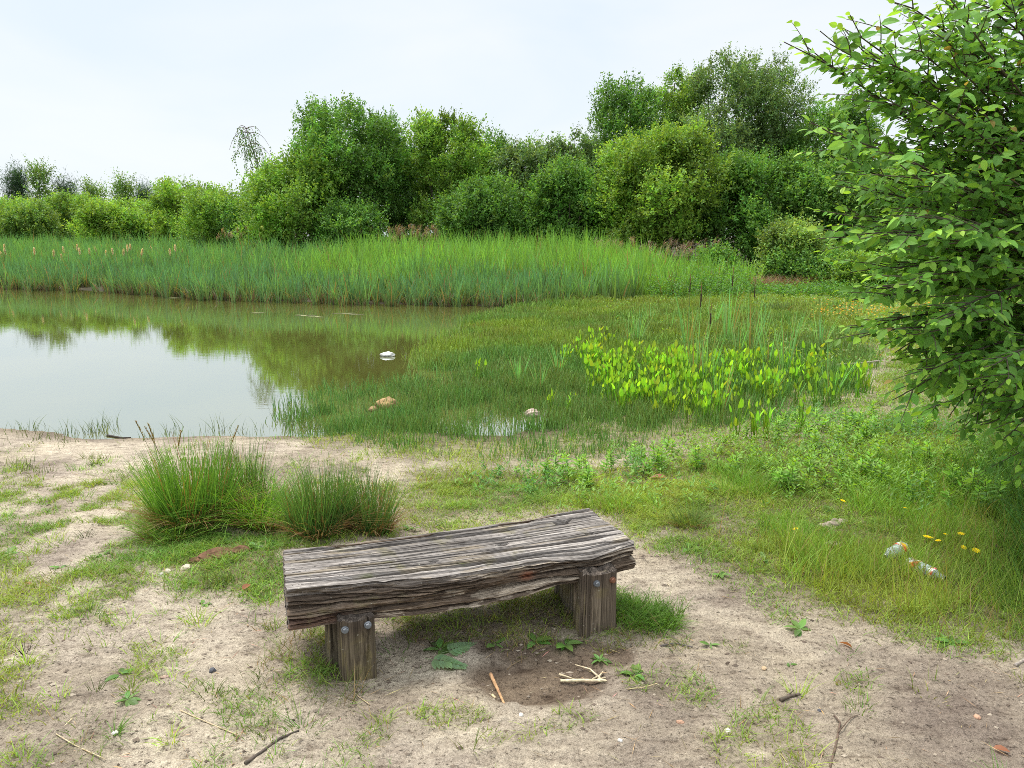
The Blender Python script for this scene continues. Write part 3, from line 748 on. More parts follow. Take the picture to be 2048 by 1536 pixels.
# left distance
tree('pine_tree', 'dark pine leaning at the far left end of the skyline', 'tree', 30, 345, 30, 62, G_PINE, 40, 4500, .26, style='cone', stems=1, narrow=.12, clump=.7)
tree('birch_tree', 'thin birch rising highest on the far left skyline', 'tree', 76, 333, 44, 60, G_BIR, 41, 2600, .12, stems=2, style='cone', gap=.4, clump=.5)
tree('pine_tree', 'dark pine next to the thin far left birch', 'tree', 128, 368, 32, 64, G_PINE, 42, 4500, .26, style='cone', stems=1, narrow=.12, clump=.7)
tree('birch_tree', 'pale birch between the two left-hand pines and the pointed birch', 'tree', 182, 372, 46, 60, G_BIR, 43, 3600, .12, style='cone', stems=2, clump=.5)
tree('birch_tree', 'pointed birch standing up from the middle of the low left skyline', 'tree', 243, 358, 36, 56, G_BIR, 44, 2600, .11, style='cone', stems=1, clump=.5)
tree('pine_tree', 'dark pine just right of the pointed birch', 'tree', 288, 382, 30, 62, G_PINE, 45, 4000, .26, style='cone', stems=1, narrow=.12, clump=.7)
tree('birch_tree', 'low birch top right of the dark pine on the skyline', 'tree', 335, 378, 48, 60, G_BIR, 46, 3500, .12, style='cone', stems=2, clump=.5)
tree('willow_bush', 'pale willow bush at the left edge of the photo above the reeds', 'bush', 10, 405, 62, 44, G_LIGHT, 50, 9000, .1)
tree('willow_bush', 'darker rounded willow bush second from the left above the reeds', 'bush', 62, 418, 62, 41, (.13, .2, .05), 51, 10000, .1)
tree('willow_bush', 'tall light willow bush below the pale birch', 'bush', 150, 395, 70, 46, G_LIGHT, 52, 11000, .1)
tree('willow_bush', 'yellow green willow bush in front of the pointed birch', 'bush', 205, 418, 55, 40, G_YEL, 53, 9000, .1)
tree('willow_bush', 'low willow bush right of the pointed birch', 'bush', 285, 432, 55, 41, G_LIGHT, 54, 8000, .1)
tree('willow_bush', 'broad yellow green willow dome left of the drooping birch', 'bush', 375, 372, 80, 40, G_YEL, 55, 15000, .1, stems=6)
tree('willow_bush', 'open many-stemmed willow bush rooted at the back of the reeds', 'bush', 425, 395, 72, 34, G_LIGHT, 56, 10000, .085, stems=9, gap=.3, base=.12)
tree('willow_bush', 'grey green willow bush beneath the drooping birch', 'bush', 500, 400, 60, 33, G_MID, 57, 8000, .085, stems=4)
# wood behind: nothing tells these apart
for k, (px, top, D) in enumerate([(640, 330, 44), (840, 330, 45), (940, 340, 44), (1040, 345, 46), (1130, 335, 45), (1230, 270, 46), (1330, 250, 47), (1430, 250, 46), (1530, 240, 47), (1630, 280, 46), (1720, 300, 45), (1820, 320, 44), (1920, 325, 46), (2020, 320, 45), (2130, 310, 44), (2260, 320, 44)]):
    tree('woodland_tree', 'dark tree in the wood behind the front row of crowns', 'tree', px, top, 100, D, G_DARK if px < 1760 else G_MID, 80+k, 8000, .15, group='trees deep in the wood behind the clump', stems=3)
for k, (px, top, D) in enumerate([(1780, 330, 33), (1900, 345, 32), (2020, 335, 31)]):
    tree('willow_tree', ['light willow behind the inner edge of the near branches', 'light willow behind the middle of the near branches', 'light willow behind the outer edge of the near branches'][k], 'tree', px, top, 95, D, G_LIGHT, 110+k, 12000, .1, stems=4)
for k, (px, top, D) in enumerate([(-90, 400, 48), (-210, 390, 47), (-340, 400, 46), (60, 430, 66), (200, 430, 66), (320, 430, 66), (430, 420, 60), (0, 400, 55), (120, 405, 55), (250, 408, 54), (330, 412, 52)]):
    tree('willow_bush', 'light green willow bush in the far row along the left bank', 'bush', px, top, 75, D, G_LIGHT, 130+k, 8000, .12, group='willow bushes in the far row on the left bank')

# ------------------------------------------------------------------ near bush at the right edge
def near_bush():
    r = np.random.default_rng(77)
    bx, by = 3.75, 4.3
    bz = float(terrain(np.array([bx]), np.array([by]))[0])
    root = empty('goat_willow', (bx, by, bz)); tag(root, 'leafy broad-leaved willow reaching in from the right edge of the photo', 'bush')
    o = np.array([bx, by, bz])
    W = Acc(); LP, LD, LN, LL, LW, LC_ = [], [], [], [], [], []
    bark = np.array([.06, .05, .035])
    stems = []
    for k in range(7):
        a = k*.9+.3; p0 = np.array([.12*math.cos(a), .12*math.sin(a), -.05]); p2 = np.array([.75*math.cos(a)*.8-.35, .8*math.sin(a), r.uniform(2.6, 4.2)])
        u = np.linspace(0, 1, 14)[:, None]; m = p0*.5+p2*.5+np.array([r.normal(0, .12), r.normal(0, .12), .35])
        C = (1-u)**2*p0+2*u*(1-u)*m+u*u*p2; stems.append(C)
        V, fs = tube(C, np.linspace(.032, .008, 14), 8, False); W.add(V, fs, bark*r.uniform(.8, 1.3))
    def leaves(P, T, n, size, young):
        """leaves alternate along a twig P(n pts), directions T"""
        s = np.linspace(.12, 1, n)
        idx = np.clip((s*(len(P)-1)).astype(int), 0, len(P)-2); fr = s*(len(P)-1)-idx
        pos = P[idx]*(1-fr)[:, None]+P[idx+1]*fr[:, None]; t = unit(P[idx+1]-P[idx])
        side = unit(np.cross(t, np.array([0, 0, 1.])+r.normal(0, .35, (n, 3))))*np.where(np.arange(n) % 2, 1, -1)[:, None]
        d = t*r.uniform(.45, 1., (n, 1))+side*r.uniform(.55, 1.0, (n, 1))+r.normal(0, .25, (n, 3))+np.array([0, 0, -.3])
        d[-1] = t[-1]+r.normal(0, .15, 3)
        nn = np.array([0, 0, 1.])+r.normal(0, .62, (n, 3))+np.array([-.1, -.35, 0])
        L = size*r.uniform(.5, 1.3, n)*(1-.3*(s > .92))
        base = np.array([.115, .275, .05]); yg = np.array([.28, .5, .065])
        f = np.clip(ss(.75, 1, s)*young+r.uniform(0, .25, n), 0, 1)[:, None]
        c = (base*(1-f)+yg*f)*(1+r.normal(0, .22, (n, 1)))*(1+r.normal(0, .12))
        LP.append(pos); LD.append(d); LN.append(nn); LL.append(L); LW.append(L*r.uniform(.46, .6, n)); c[r.uniform(0, 1, n) < .004] = (.3, .22, .06); LC_.append(np.clip(c, .01, .6))
    def bough(q0, q1, sag, full=1.0, thick=.011):
        u = np.linspace(0, 1, 18)[:, None]; m = (q0+q1)/2+np.array([0, 0, sag])+r.normal(0, .05, 3)
        C = (1-u)**2*q0+2*u*(1-u)*m+u*u*q1; C = C+(np.cumsum(r.normal(0, .006, C.shape), 0))*(u)*(1-.4*u)
        C[-1] = q1
        V, fs = tube(C, np.linspace(thick, .0022, 18), 6, False); W.add(V, fs, bark*r.uniform(.8, 1.4))
        Ln = np.linalg.norm(q1-q0); nt = max(5, int(Ln/.085*full))
        T = unit(np.gradient(C, axis=0))
        for k in range(nt):
            s = .12+.84*(k+r.uniform(0, .8))/nt
            j = min(16, int(s*17)); b = C[j]; t = T[j]
            side = unit(np.cross(t, np.array([0, 0, 1.])))*(1 if k % 2 else -1)
            d = unit(t*r.uniform(.6, 1.1)+side*r.uniform(.3, .9)+np.array([0, 0, r.uniform(-.25, .45)]))
            l = r.uniform(.16, .42)*(1.1-.55*s)
            v = np.linspace(0, 1, 6)[:, None]
            Tw = b+d*l*v+np.array([0, 0, -.1*l])*v*v+t*l*.18*v*v
            V, fs = tube(Tw, np.linspace(.0032, .0012, 6), 4, False); W.add(V, fs, bark*1.6)
            leaves(Tw, None, max(6, int(l/.024)), .057, .75)
        leaves(C[8:], None, 20, .06, 1.)
    def near_stem(q, rise):
        best = None
        zt = q[2]-rise
        for C in stems:
            j = int(np.argmin(np.abs(C[:, 2]-zt)+.25*np.abs(C[:, 1]-q[1])))
            c = C[j]
            if best is None or np.linalg.norm((c-q)[:2]) < np.linalg.norm((best-q)[:2]): best = c
        return best
    # tips surveyed along the crown's outline
    tips = [(1612, 92, 3.7), (1660, 88, 3.6), (1722, 92, 3.5), (1800, 95, 3.5), (1860, 60, 3.4), (1900, 25, 3.6), (1950, 5, 3.4), (1835, 125, 3.6), (1690, 60, 3.6), (1765, 50, 3.7), (1568, 84, 3.7), (1640, 62, 3.9), (1700, 30, 3.5), (1790, 5, 3.6), (1850, -60, 3.7), (1760, 190, 3.5), (1780, 140, 4.0), (1618, 246, 3.6), (1700, 250, 3.9), (1660, 312, 3.7), (1672, 372, 3.4),
            (1690, 425, 3.8), (1632, 478, 3.4), (1715, 470, 3.3), (1700, 545, 3.5), (1735, 520, 3.9), (1705, 600, 3.4), (1730, 640, 3.8), (1700, 655, 3.6), (1790, 705, 3.6), (1770, 690, 3.3), (1850, 770, 3.6), (1812, 800, 3.8),
            (1785, 800, 3.4), (1900, 830, 3.7), (1960, 850, 3.5), (2005, 880, 3.3), (2040, 930, 3.5), (1900, 100, 3.4), (1850, 200, 3.2), (1800, 330, 3.2), (1780, 430, 3.1), (1820, 560, 3.1), (1850, 650, 3.0), (1900, 740, 3.2), (1960, 790, 3.1)]
    for px, py, D in tips+[(a+22+r.uniform(-20, 45), b+r.uniform(-40, 40), c+r.uniform(-.3, .5)) for a, b, c in tips if b > 230]:
        q = np.array(at_depth(px, py, D))-o
        hor = math.hypot(q[0], q[1]); rise = hor*np.interp(py, [-50, 250, 500, 900], [.42, .3, .12, -.12])
        bough(near_stem(q, rise), q, np.interp(py, [0, 900], [.05, .22]))
    for k in range(135):
        py = r.uniform(-250, 740); px = r.uniform(1760 if py > 0 else 1820, 2420)
        px = max(px, np.interp(py, [0, 250, 480, 640, 800, 900], [1830, 1720, 1720, 1760, 1880, 2030])); D = r.uniform(3.0, 5.6)
        q = np.array(at_depth(px, py, D))-o
        if q[2] < .25: continue
        hor = math.hypot(q[0], q[1]); rise = min(q[2]-.1, hor*np.interp(py, [-300, 250, 500, 900], [.5, .3, .12, -.1]))
        bough(near_stem(q, rise), q, .1, .8, .009)
    link('branches', W.mesh('branches', M_BARK, True), root)
    P, D, Nn, L, Wd, C = map(np.concatenate, (LP, LD, LN, LL, LW, LC_))
    V, fs, CC = ovates(P, D, Nn, L, Wd, C, r.uniform(-.05, .55, len(P)))
    link('foliage', mesh_data('foliage', V, fs, M_BUSH, CC), root)
    return len(P)
print('near bush leaves', near_bush())

# ------------------------------------------------------------------ reed beds
def scatter(n, x0, x1, y0, y1, r): return r.uniform(x0, x1, n), r.uniform(y0, y1, n)
def onto(x, y): return np.stack([x, y, np.maximum(terrain(x, y), WATER-.03)], -1)

def reed_beds():
    r = np.random.default_rng(9)
    front = poly([(-500, 568), (-100, 571), (0, 575), (180, 583), (300, 590), (400, 597), (520, 603), (700, 608), (940, 611), (1130, 615), (1250, 614), (1340, 611), (1430, 606), (1480, 600)], WATER)
    back = [(at_depth(1500, 560, 21)[0], 21), (at_depth(1450, 500, 23)[0], 23), (at_depth(1300, 500, 25)[0], 25), (at_depth(1100, 480, 28)[0], 28), (at_depth(700, 480, 29.5)[0], 29.5),
            (at_depth(430, 480, 30)[0], 30), (at_depth(380, 480, 34)[0], 34), (at_depth(150, 480, 38)[0], 38), (at_depth(-500, 480, 40)[0], 40)]
    BED = np.array(list(map(tuple, front))+back)
    x, y = scatter(30000, BED[:, 0].min(), BED[:, 0].max(), BED[:, 1].min(), BED[:, 1].max(), r)
    d = sdf(BED, x, y)+(fbm(x, y, 1.4, 300, 3)-.5)*.9
    fd = -sdf(POND, x, y)
    keep = (d > -.4) & (fbm(x, y, .9, 301, 3) > .29)
    x, y, fd = x[keep], y[keep], fd[keep]; ns = len(x)
    left = ss(-5, -8, x)
    SH = (.8+.78*ss(.3, 5.5, fd)*(1-.4*left)+.1*left)*r.uniform(.6, 1.18, ns)*(.72+.56*fbm(x, y, .9, 305, 3))*(1-.42*ss(2, 6.4, x))
    sy = np.clip(ss(1.0, 3.6, fd+(fbm(x, y, .5, 306, 3)-.5)*4.5)*(1-.6*left)+r.normal(0, .2, ns)+.25*ss(1, 4, x), 0, 1)
    sb = (1+r.normal(0, .24, ns)); saz = r.uniform(0, 6.28, ns); sl_ = np.abs(r.normal(0, .1, ns))
    per = r.integers(5, 11, ns); ti = np.repeat(np.arange(ns), per); n = len(ti)
    a = r.uniform(0, 6.28, n); q = r.uniform(0, .07, n)
    xb, yb = x[ti]+q*np.cos(a), y[ti]+q*np.sin(a)
    P = onto(xb, yb); H = SH[ti]*r.uniform(.62, 1.05, n); fd = fd[ti]; x, y = xb, yb
    yel = np.clip(sy[ti]+r.normal(0, .1, n), 0, 1)[:, None]
    blue = np.array([.095, .26, .11]); gre = np.array([.2, .43, .065])
    c1 = (blue*(1-yel)+gre*yel)*sb[ti][:, None].clip(.45, 1.6)*(1+r.normal(0, .12, (n, 1)))
    dry = (r.uniform(0, 1, n) < .045)[:, None]; c1 = np.where(dry, np.array([.34, .24, .1])*r.uniform(.6, 1.1, (n, 1)), c1)
    c0 = c1*.5+np.array([.22, .19, .06])*.5*r.uniform(.6, 1.2, (n, 1))
    A = Acc()
    W = r.uniform(.018, .036, n)
    az = np.where(r.uniform(0, 1, n) < .5, a, saz[ti])
    V, f, C = blades(P, H, W, az, sl_[ti]+r.uniform(.02, .2, n)**1.2, r.uniform(0, .22, n), c0, c1, 4, r.uniform(-.9, .9, n), r)
    A.add(V, f, C)
    # dead sheaths at the waterline
    k = (fd < 1.6) & (r.uniform(0, 1, n) < .6); m = int(k.sum())
    Pd = P[k]+r.normal(0, .06, (m, 3))*np.array([1, 1, 0])
    V, f, C = blades(Pd, r.uniform(.15, .5, m)*(.5+1.*fbm(x[k], y[k], 1.8, 311, 2)), r.uniform(.012, .025, m), r.uniform(0, 6.28, m), r.uniform(0, .5, m), r.uniform(0, .5, m), vary((.12, .08, .05), m, r), vary((.27, .2, .13), m, r), 2, None, r)
    A.add(V, f, C)
    # bent leaves leaning over the water
    m = 900; k = r.choice(np.where(fd < .9)[0], m)
    V, f, C = blades(P[k], r.uniform(.5, .9, m), r.uniform(.01, .016, m), r.uniform(3.6, 5.8, m), r.uniform(.2, .6, m), r.uniform(.3, .9, m), vary((.2, .2, .06), m, r), vary((.13, .24, .07), m, r), 6, None, r)
    A.add(V, f, C)
    tag(link('cattail_reeds', A.mesh('cattail_reeds', M_GRASS)), 'dense bed of upright green cattail reeds along the far bank', None, kind='stuff')
    # brown dry plume reeds at the back of the bed
    A = Acc()
    for px0, px1, py, D, cnt in ((770, 870, 474, 29, 70), (1180, 1420, 500, 25.5, 70), (1290, 1420, 520, 23, 24), (430, 760, 474, 30, 50), (1430, 1600, 590, 21, 0)):
        if not cnt: continue
        px = r.uniform(px0, px1, cnt); xx = np.array([at_depth(p, py, D)[0] for p in px]); yy = D+r.uniform(-.8, .8, cnt)
        zt = np.array([at_depth(800, py-22, D)[2]]); P = onto(xx, yy); h = (zt-P[:, 2])*r.uniform(.8, 1.08, cnt)
        az = r.uniform(-.8, .8, cnt); lean = r.uniform(.02, .15, cnt)
        V, f, C = blades(P, h, .014, az, lean, .05, (.2, .15, .09), (.22, .15, .1), 3, None, r); A.add(V, f, C)
        tip = P+np.stack([np.cos(az)*(lean+.05)*h, np.sin(az)*(lean+.05)*h, h*.93], -1)
        for q in range(14):
            V, f, C = blades(tip-np.array([0, 0, .012])*q, r.uniform(.08, .2, cnt), .022, az+r.normal(0, .9, cnt), r.uniform(.2, .8, cnt), .4, vary((.24, .18, .12), cnt, r), vary((.32, .25, .17), cnt, r), 2, None, r); A.add(V, f, C)
    # dry sedge fringe in front of the right-hand wood
    m = 2600; px = r.uniform(1440, 1640, m); xx = np.array([at_depth(p, 600, 20.6)[0] for p in px]); yy = 20.6+r.uniform(-.5, .7, m)
    P = onto(xx, yy)
    V, f, C = blades(P, r.uniform(.2, .55, m), .013, r.uniform(0, 6.28, m), r.uniform(0, .5, m), r.uniform(.1, .9, m), vary((.13, .09, .05), m, r), vary((.32, .22, .14), m, r), 3, None, r); A.add(V, f, C)
    tag(link('dry_reeds', A.mesh('dry_reeds', M_GRASS)), 'thin brown dead reeds with drooping plumes behind the green reeds', None, kind='stuff')
    return BED
BED = reed_beds()

# ------------------------------------------------------------------ spike rush in the shallows
STONES_WET = [flat(776, 818, WATER), flat(1065, 832, WATER)]
def spike_rush():
    r = np.random.default_rng(12)
    x, y = scatter(1000000, RUSH[:, 0].min()-.5, RUSH[:, 0].max()+.5, RUSH[:, 1].min()-.6, RUSH[:, 1].max()+.5, r)
    n1 = fbm(x, y, 1.1, 400, 4); n2 = fbm(x, y, 3.2, 401, 3)
    d = sdf(RUSH, x, y)+(n1-.5)*.9; dd = sdf(RUSHD, x, y)+(n1-.5)*.9
    dens = .4*ss(-.6, .5, d)+.6*ss(-.7, .9, dd)
    dens *= .12+.88*ss(.38, .6, n2*.6+n1*.4)
    dens *= ss(-.25, .2, sdf(RUSH, x, y)+(n2-.5)*.3)
    for sx, sy in STONES_WET: dens *= .15+.85*ss(.08, .2, np.hypot(x-sx, (y-sy+.16)*.6))
    dens *= np.interp(y, [5, 7, 10, 20], [1.25, 1.1, .8, .5])
    k = r.uniform(0, 1, len(x)) < dens*.8
    x, y = x[k], y[k]; n = len(x); P = onto(x, y)
    nn = fbm(x, y, .55, 405, 3)
    H = r.uniform(.06, .2, n)*(.6+.8*fbm(x, y, 1.2, 406, 3))*np.interp(y, [5.3, 6.5, 9], [.55, 1, 1.15])
    br = np.clip(.55*ss(.4, .65, fbm(x, y, 1.6, 408, 3))+r.normal(0.1, .35, n), 0, 1)[:, None]
    yg = np.clip(.8*ss(.3, .75, fbm(x, y, .5, 409, 3))*ss(7.5, 11.5, y)+.3*ss(9, 13, y)+r.normal(0, .15, n), 0, 1)[:, None]
    g = np.array([.115, .27, .06])*(1-yg)+np.array([.25, .36, .045])*yg
    c0 = g*(1+r.normal(0, .26, (n, 1))).clip(.4, 1.8); tipc = c0*(1-.5*br)+np.array([.24, .15, .05])*.5*br
    W = np.interp(y, [5, 7, 12, 20], [.0045, .007, .014, .022])*r.uniform(.8, 1.2, n)
    V, f, C = blades(P, H, W, r.uniform(0, 6.28, n), r.uniform(0, .35, n), r.uniform(0, .2, n), c0, tipc, 2, None, r, .35)
    tag(link('spike_rush_grass', mesh_data('spike_rush_grass', V, f, M_RUSH, C)), 'fine dark green spike rush with brown tips standing in the shallows', None, kind='stuff')
    return n
print('spike rush', spike_rush())

# ------------------------------------------------------------------ grass sward
def sward():
    r = np.random.default_rng(21); A = Acc()
    def layer(n, box, dens, hrange, w, cols, lean=(.1, .7), curl=(.1, .8), segs=3, dry=.06):
        x, y = scatter(n, *box, r); k = r.uniform(0, 1, n) < dens(x, y); x, y = x[k], y[k]; m = len(x)
        P = onto(x, y); P[:, 2] -= .004
        hv = (.45+1.1*fbm(x, y, 2.2, 500, 3))*(.75+.5*fbm(x, y, 9, 505, 2))
        H = r.uniform(*hrange, m)*hv; f = np.clip(fbm(x, y, 1.3, 510, 3)*1.6-.3+r.normal(0, .2, m), 0, 1)[:, None]
        c = (np.array(cols[0])*(1-f)+np.array(cols[1])*f)*(1+r.normal(0, .24, (m, 1))).clip(.4, 1.8)*(.72+.56*fbm(x, y, 6, 515, 3))[:, None]
        dr = (r.uniform(0, 1, m) < dry)[:, None]; c = np.where(dr, np.array([.33, .25, .12])*r.uniform(.6, 1.2, (m, 1)), c)
        ww = np.interp(y, [2, 4, 8, 18], [w, w*1.1, w*1.7, w*3.4])*r.uniform(.7, 1.3, m)
        V, fq, C = blades(P, H, ww, r.uniform(0, 6.28, m), r.uniform(*lean, m), r.uniform(*curl, m), c*np.array([1.05, .95, 1.]), c, segs, None, r)
        A.add(V, fq, C); return m
    inl = lambda Pg, a, b: (lambda x, y: ss(a, b, sdf(Pg, x, y)+(fbm(x, y, 3, 520, 3)-.5)*.5))
    g1, g2 = (.125, .28, .045), (.30, .39, .055)
    nowater = lambda x, y: ss(.0, .3, -sdf(POND, x, y))
    clump = lambda x, y: .35+.65*ss(.4, .58, fbm(x, y, 7, 530, 3))
    def near(x, y): 
        v = veg_density(x, y)*nowater(x, y)
        return v*clump(x, y)*(1-.6*ss(-.2, .3, sdf(RUSH, x, y)))*(1-.75*ss(0, .2, sdf(BARE1, x, y)))
    t = layer(900000, (-4.2, 4.6, 1.6, 4.8), near, (.018, .055), .0032, (g1, g2), (.1, .9), (.1, .9))
    t += layer(330000, (-6.5, 7, 4.8, 9), near, (.025, .075), .0034, (g1, g2))
    t += layer(260000, (0, 14, 8, 22), near, (.04, .13), .0036, (g1, g2))
    t += layer(42000, (.8, 5.5, 2.4, 4.6), lambda x, y: inl(TALL, -.1, .35)(x, y)*clump(x, y), (.09, .23), .0026, ((.17, .31, .045), (.27, .36, .06)), (.02, .35), (.05, .4), 4, .1)
    t += layer(70000, (2.0, 5.5, 2.4, 5.6), lambda x, y: inl(EDGE, -.1, .3)(x, y)*clump(x, y), (.15, .34), .0042, ((.075, .2, .035), (.13, .27, .045)), (.05, .4), (.1, .7), 4, .03)
    t += layer(60000, (.4, 3.2, 3.2, 5.2), lambda x, y: .55*ss(-.1, .3, sdf(LAWN, x, y))*ss(.5, .62, fbm(x, y, 2.6, 541, 3)), (.07, .15), .003, ((.125, .3, .04), (.22, .38, .05)), (.05, .5), (.1, .6), 4)
    t += layer(26000, (-1.2, 1.2, 2.2, 3.6), lambda x, y: np.maximum(inl(MOUND, -.04, .05)(x, y), .5*inl(MOUND2, -.04, .05)(x, y))*ss(.4, .62, fbm(x, y, 9, 533, 3)), (.03, .1), .0026, ((.1, .19, .035), (.22, .24, .05)), (.1, .9), (.1, .9), 3, .28)
    t += layer(7000, (.3, .9, 2.5, 3.0), lambda x, y: ss(.2, .1, np.hypot(x-flat(1285, 1245)[0], (y-flat(1285, 1245)[1])*1.2)), (.05, .12), .003, ((.09, .2, .02), (.12, .25, .03)), (.1, .9), (.1, .9), 3, .02)
    t += layer(5000, (.8, 5.5, 2.4, 6), lambda x, y: .5*ss(-.1, .3, sdf(LAWN, x, y))*ss(.4, .6, fbm(x, y, 1.7, 551, 3)), (.2, .36), .0022, ((.2, .28, .06), (.3, .3, .08)), (.02, .4), (.05, .4), 4, .35)
    # separate tufts on the sand
    n = 620; x, y = r.uniform(-4.2, 3, n), r.uniform(1.5, 5.6, n)
    k = (veg_density(x, y) < .5) & (-sdf(POND, x, y) > .05) & (r.uniform(0, 1, n) < np.where(x < -.6, .9, .35)) & (np.hypot(x-PUD[0], y-PUD[1]) > .35)
    for a, b in zip(x[k], y[k]):
        m = int(r.integers(8, 42)); sp = r.uniform(.012, .045); q = np.stack([a+r.normal(0, sp, m), b+r.normal(0, sp, m)], -1)
        P = onto(q[:, 0], q[:, 1]); az = np.arctan2(q[:, 1]-b, q[:, 0]-a); c = np.array(g1)*(1-r.uniform())+np.array(g2)*r.uniform()
        V, fq, C = blades(P, r.uniform(.02, .085, m)*r.uniform(.6, 1.3), .003, az, r.uniform(.1, .8, m), r.uniform(.1, .7, m), vary(c*.9, m, r), vary(c, m, r), 3, None, r); A.add(V, fq, C); t += m
    for px, py, h, m, sp in [(205, 862, .16, 45, .07), (215, 850, .2, 20, .04), (130, 868, .16, 26, .06), (40, 862, .12, 25, .08), (75, 860, .2, 10, .05), (330, 868, .13, 15, .05), (445, 860, .18, 14, .06), (420, 865, .22, 10, .06),
                             (180, 865, .2, 14, .05), (480, 868, .12, 16, .06), (590, 855, .25, 30, .08), (610, 830, .25, 60, .14), (640, 860, .2, 40, .1), (30, 935, .1, 30, .06), (50, 940, .09, 25, .05), (90, 945, .08, 24, .05), (140, 885, .1, 20, .09), (100, 880, .1, 25, .1), (200, 920, .07, 20, .05), (280, 880, .1, 14, .05), (525, 890, .1, 12, .05),
                             (440, 1172, .10, 60, .035), (60, 875, .1, 30, .1), (360, 855, .2, 8, .04), (515, 862, .2, 7, .05)]:
        a, b, z = ground(px, py); q = np.stack([a+r.normal(0, sp, m), b+r.normal(0, sp, m)], -1); P = onto(q[:, 0], q[:, 1])
        V, fq, C = blades(P, r.uniform(.4, 1.1, m)*h, .0045, r.uniform(0, 6.28, m), r.uniform(.05, .4, m), r.uniform(0, .4, m), vary((.09, .13, .035), m, r), vary((.13, .19, .045), m, r), 3, None, r); A.add(V, fq, C); t += m
    tag(link('grass', A.mesh('grass', M_GRASS)), 'short patchy green grass on the sandy bank and meadow', None, kind='stuff')
    return t
print('grass blades', sward())

# ------------------------------------------------------------------ low leafy ground cover
def cover():
    r = np.random.default_rng(31); A = Acc()
    ZONE = poly([(900, 945), (1100, 900), (1350, 860), (1600, 800), (1800, 790), (2300, 850), (2400, 1150), (1950, 1050), (1700, 1030), (1450, 1000), (1250, 1020), (1000, 1000)])
    n = 7500; x, y = scatter(n, ZONE[:, 0].min(), ZONE[:, 0].max(), ZONE[:, 1].min(), ZONE[:, 1].max(), r)
    k = (r.uniform(0, 1, n) < ss(-.2, .6, sdf(ZONE, x, y))*ss(.34, .56, fbm(x, y, 2.1, 600, 3))*(1-.7*ss(-.1, .3, sdf(PATH, x, y)))); x, y = x[k], y[k]
    P = onto(x, y); m = len(x); h = r.uniform(.02, .14, m)*(.5+fbm(x, y, 1.3, 601, 2)); per = 9
    ti = np.repeat(np.arange(m), per); s = np.tile(np.linspace(.15, 1, per), m); az = r.uniform(0, 6.28, m*per); 
    pos = P[ti]+np.stack([r.normal(0, .012, m*per), r.normal(0, .012, m*per), h[ti]*s], -1)
    el = .2+.5*s
    D = np.stack([np.cos(az), np.sin(az), el], -1); Nn = np.array([0, 0, 1.])+r.normal(0, .3, (m*per, 3))
    f = ss(.4, .65, fbm(x, y, 1.2, 604, 2))[ti][:, None]
    c = (np.array([.1, .25, .04])*(1-f)+np.array([.2, .36, .045])*f)*(1+r.normal(0, .17, (m*per, 1)))
    V, fq, C = diamonds(pos, D, Nn, r.uniform(.022, .05, m*per), r.uniform(.009, .017, m*per), c); A.add(V, fq, C)
    # fine meadow herbs further off
    n = 26000; x, y = scatter(n, 2, 14, 9, 20, r)
    k = (r.uniform(0, 1, n) < veg_density(x, y)*ss(0, .8, -sdf(POND, x, y))*(.3+.7*fbm(x, y, .8, 610, 3))); x, y = x[k], y[k]; m = len(x); P = onto(x, y)
    for q in range(3):
        pos = P+np.stack([r.normal(0, .05, m), r.normal(0, .05, m), r.uniform(.01, .13, m)], -1); az = r.uniform(0, 6.28, m)
        V, fq, C = diamonds(pos, np.stack([np.cos(az), np.sin(az), r.uniform(0, 1, m)], -1), np.array([0, 0, 1.])+r.normal(0, .4, (m, 3)), .07, .03, vary((.17, .28, .045), m, r)); A.add(V, fq, C)
    # taller leafy herbs along the right-hand foot of the reeds
    for px0, px1, py, D, cnt, hh in ((1290, 1480, 600, 18.6, 350, .6), (1440, 1680, 605, 19.2, 500, .3), (1660, 1800, 610, 18, 300, .4), (1360, 1500, 570, 19.6, 250, .8)):
        px = r.uniform(px0, px1, cnt); xx = np.array([at_depth(p, py, D)[0] for p in px]); yy = D+r.uniform(-.9, .9, cnt); P = onto(xx, yy); h = hh*r.uniform(.5, 1.1, cnt); per = 14
        ti = np.repeat(np.arange(cnt), per); s = np.tile(np.linspace(.1, 1, per), cnt); az = r.uniform(0, 6.28, cnt*per)
        pos = P[ti]+np.stack([r.normal(0, .03, cnt*per), r.normal(0, .03, cnt*per), h[ti]*s], -1)
        V, fq, C = diamonds(pos, np.stack([np.cos(az), np.sin(az), .5+0*az], -1), np.array([0, 0, 1.])+r.normal(0, .7, (cnt*per, 3)), .08, .025, vary((.11, .25, .04), cnt*per, r)); A.add(V, fq, C)
    tag(link('ground_cover', A.mesh('ground_cover', M_PLANT)), 'low leafy weeds and herbs covering the damp meadow', None, kind='stuff')
    # distant yellow flowers, a haze of dots
    n = 420; px = r.uniform(1620, 1900, n); py = r.normal(632, 9, n); pts = np.array([ground(a, b) for a, b in zip(px, py)]); pts[:, 2] += r.uniform(.08, .2, n)
    V, fq, C = diamonds(pts, np.stack([np.cos(px), np.sin(px), 0*px+.3], -1), np.array([0, 0, 1.])+r.normal(0, .3, (n, 3)), .045, .045, vary((.5, .3, .03), n, r)); A2 = Acc(); A2.add(V, fq, C)
    tag(link('meadow_flowers', A2.mesh('meadow_flowers', M_PETAL)), 'sprinkle of tiny orange yellow flowers across the far meadow', None, kind='stuff')
cover()

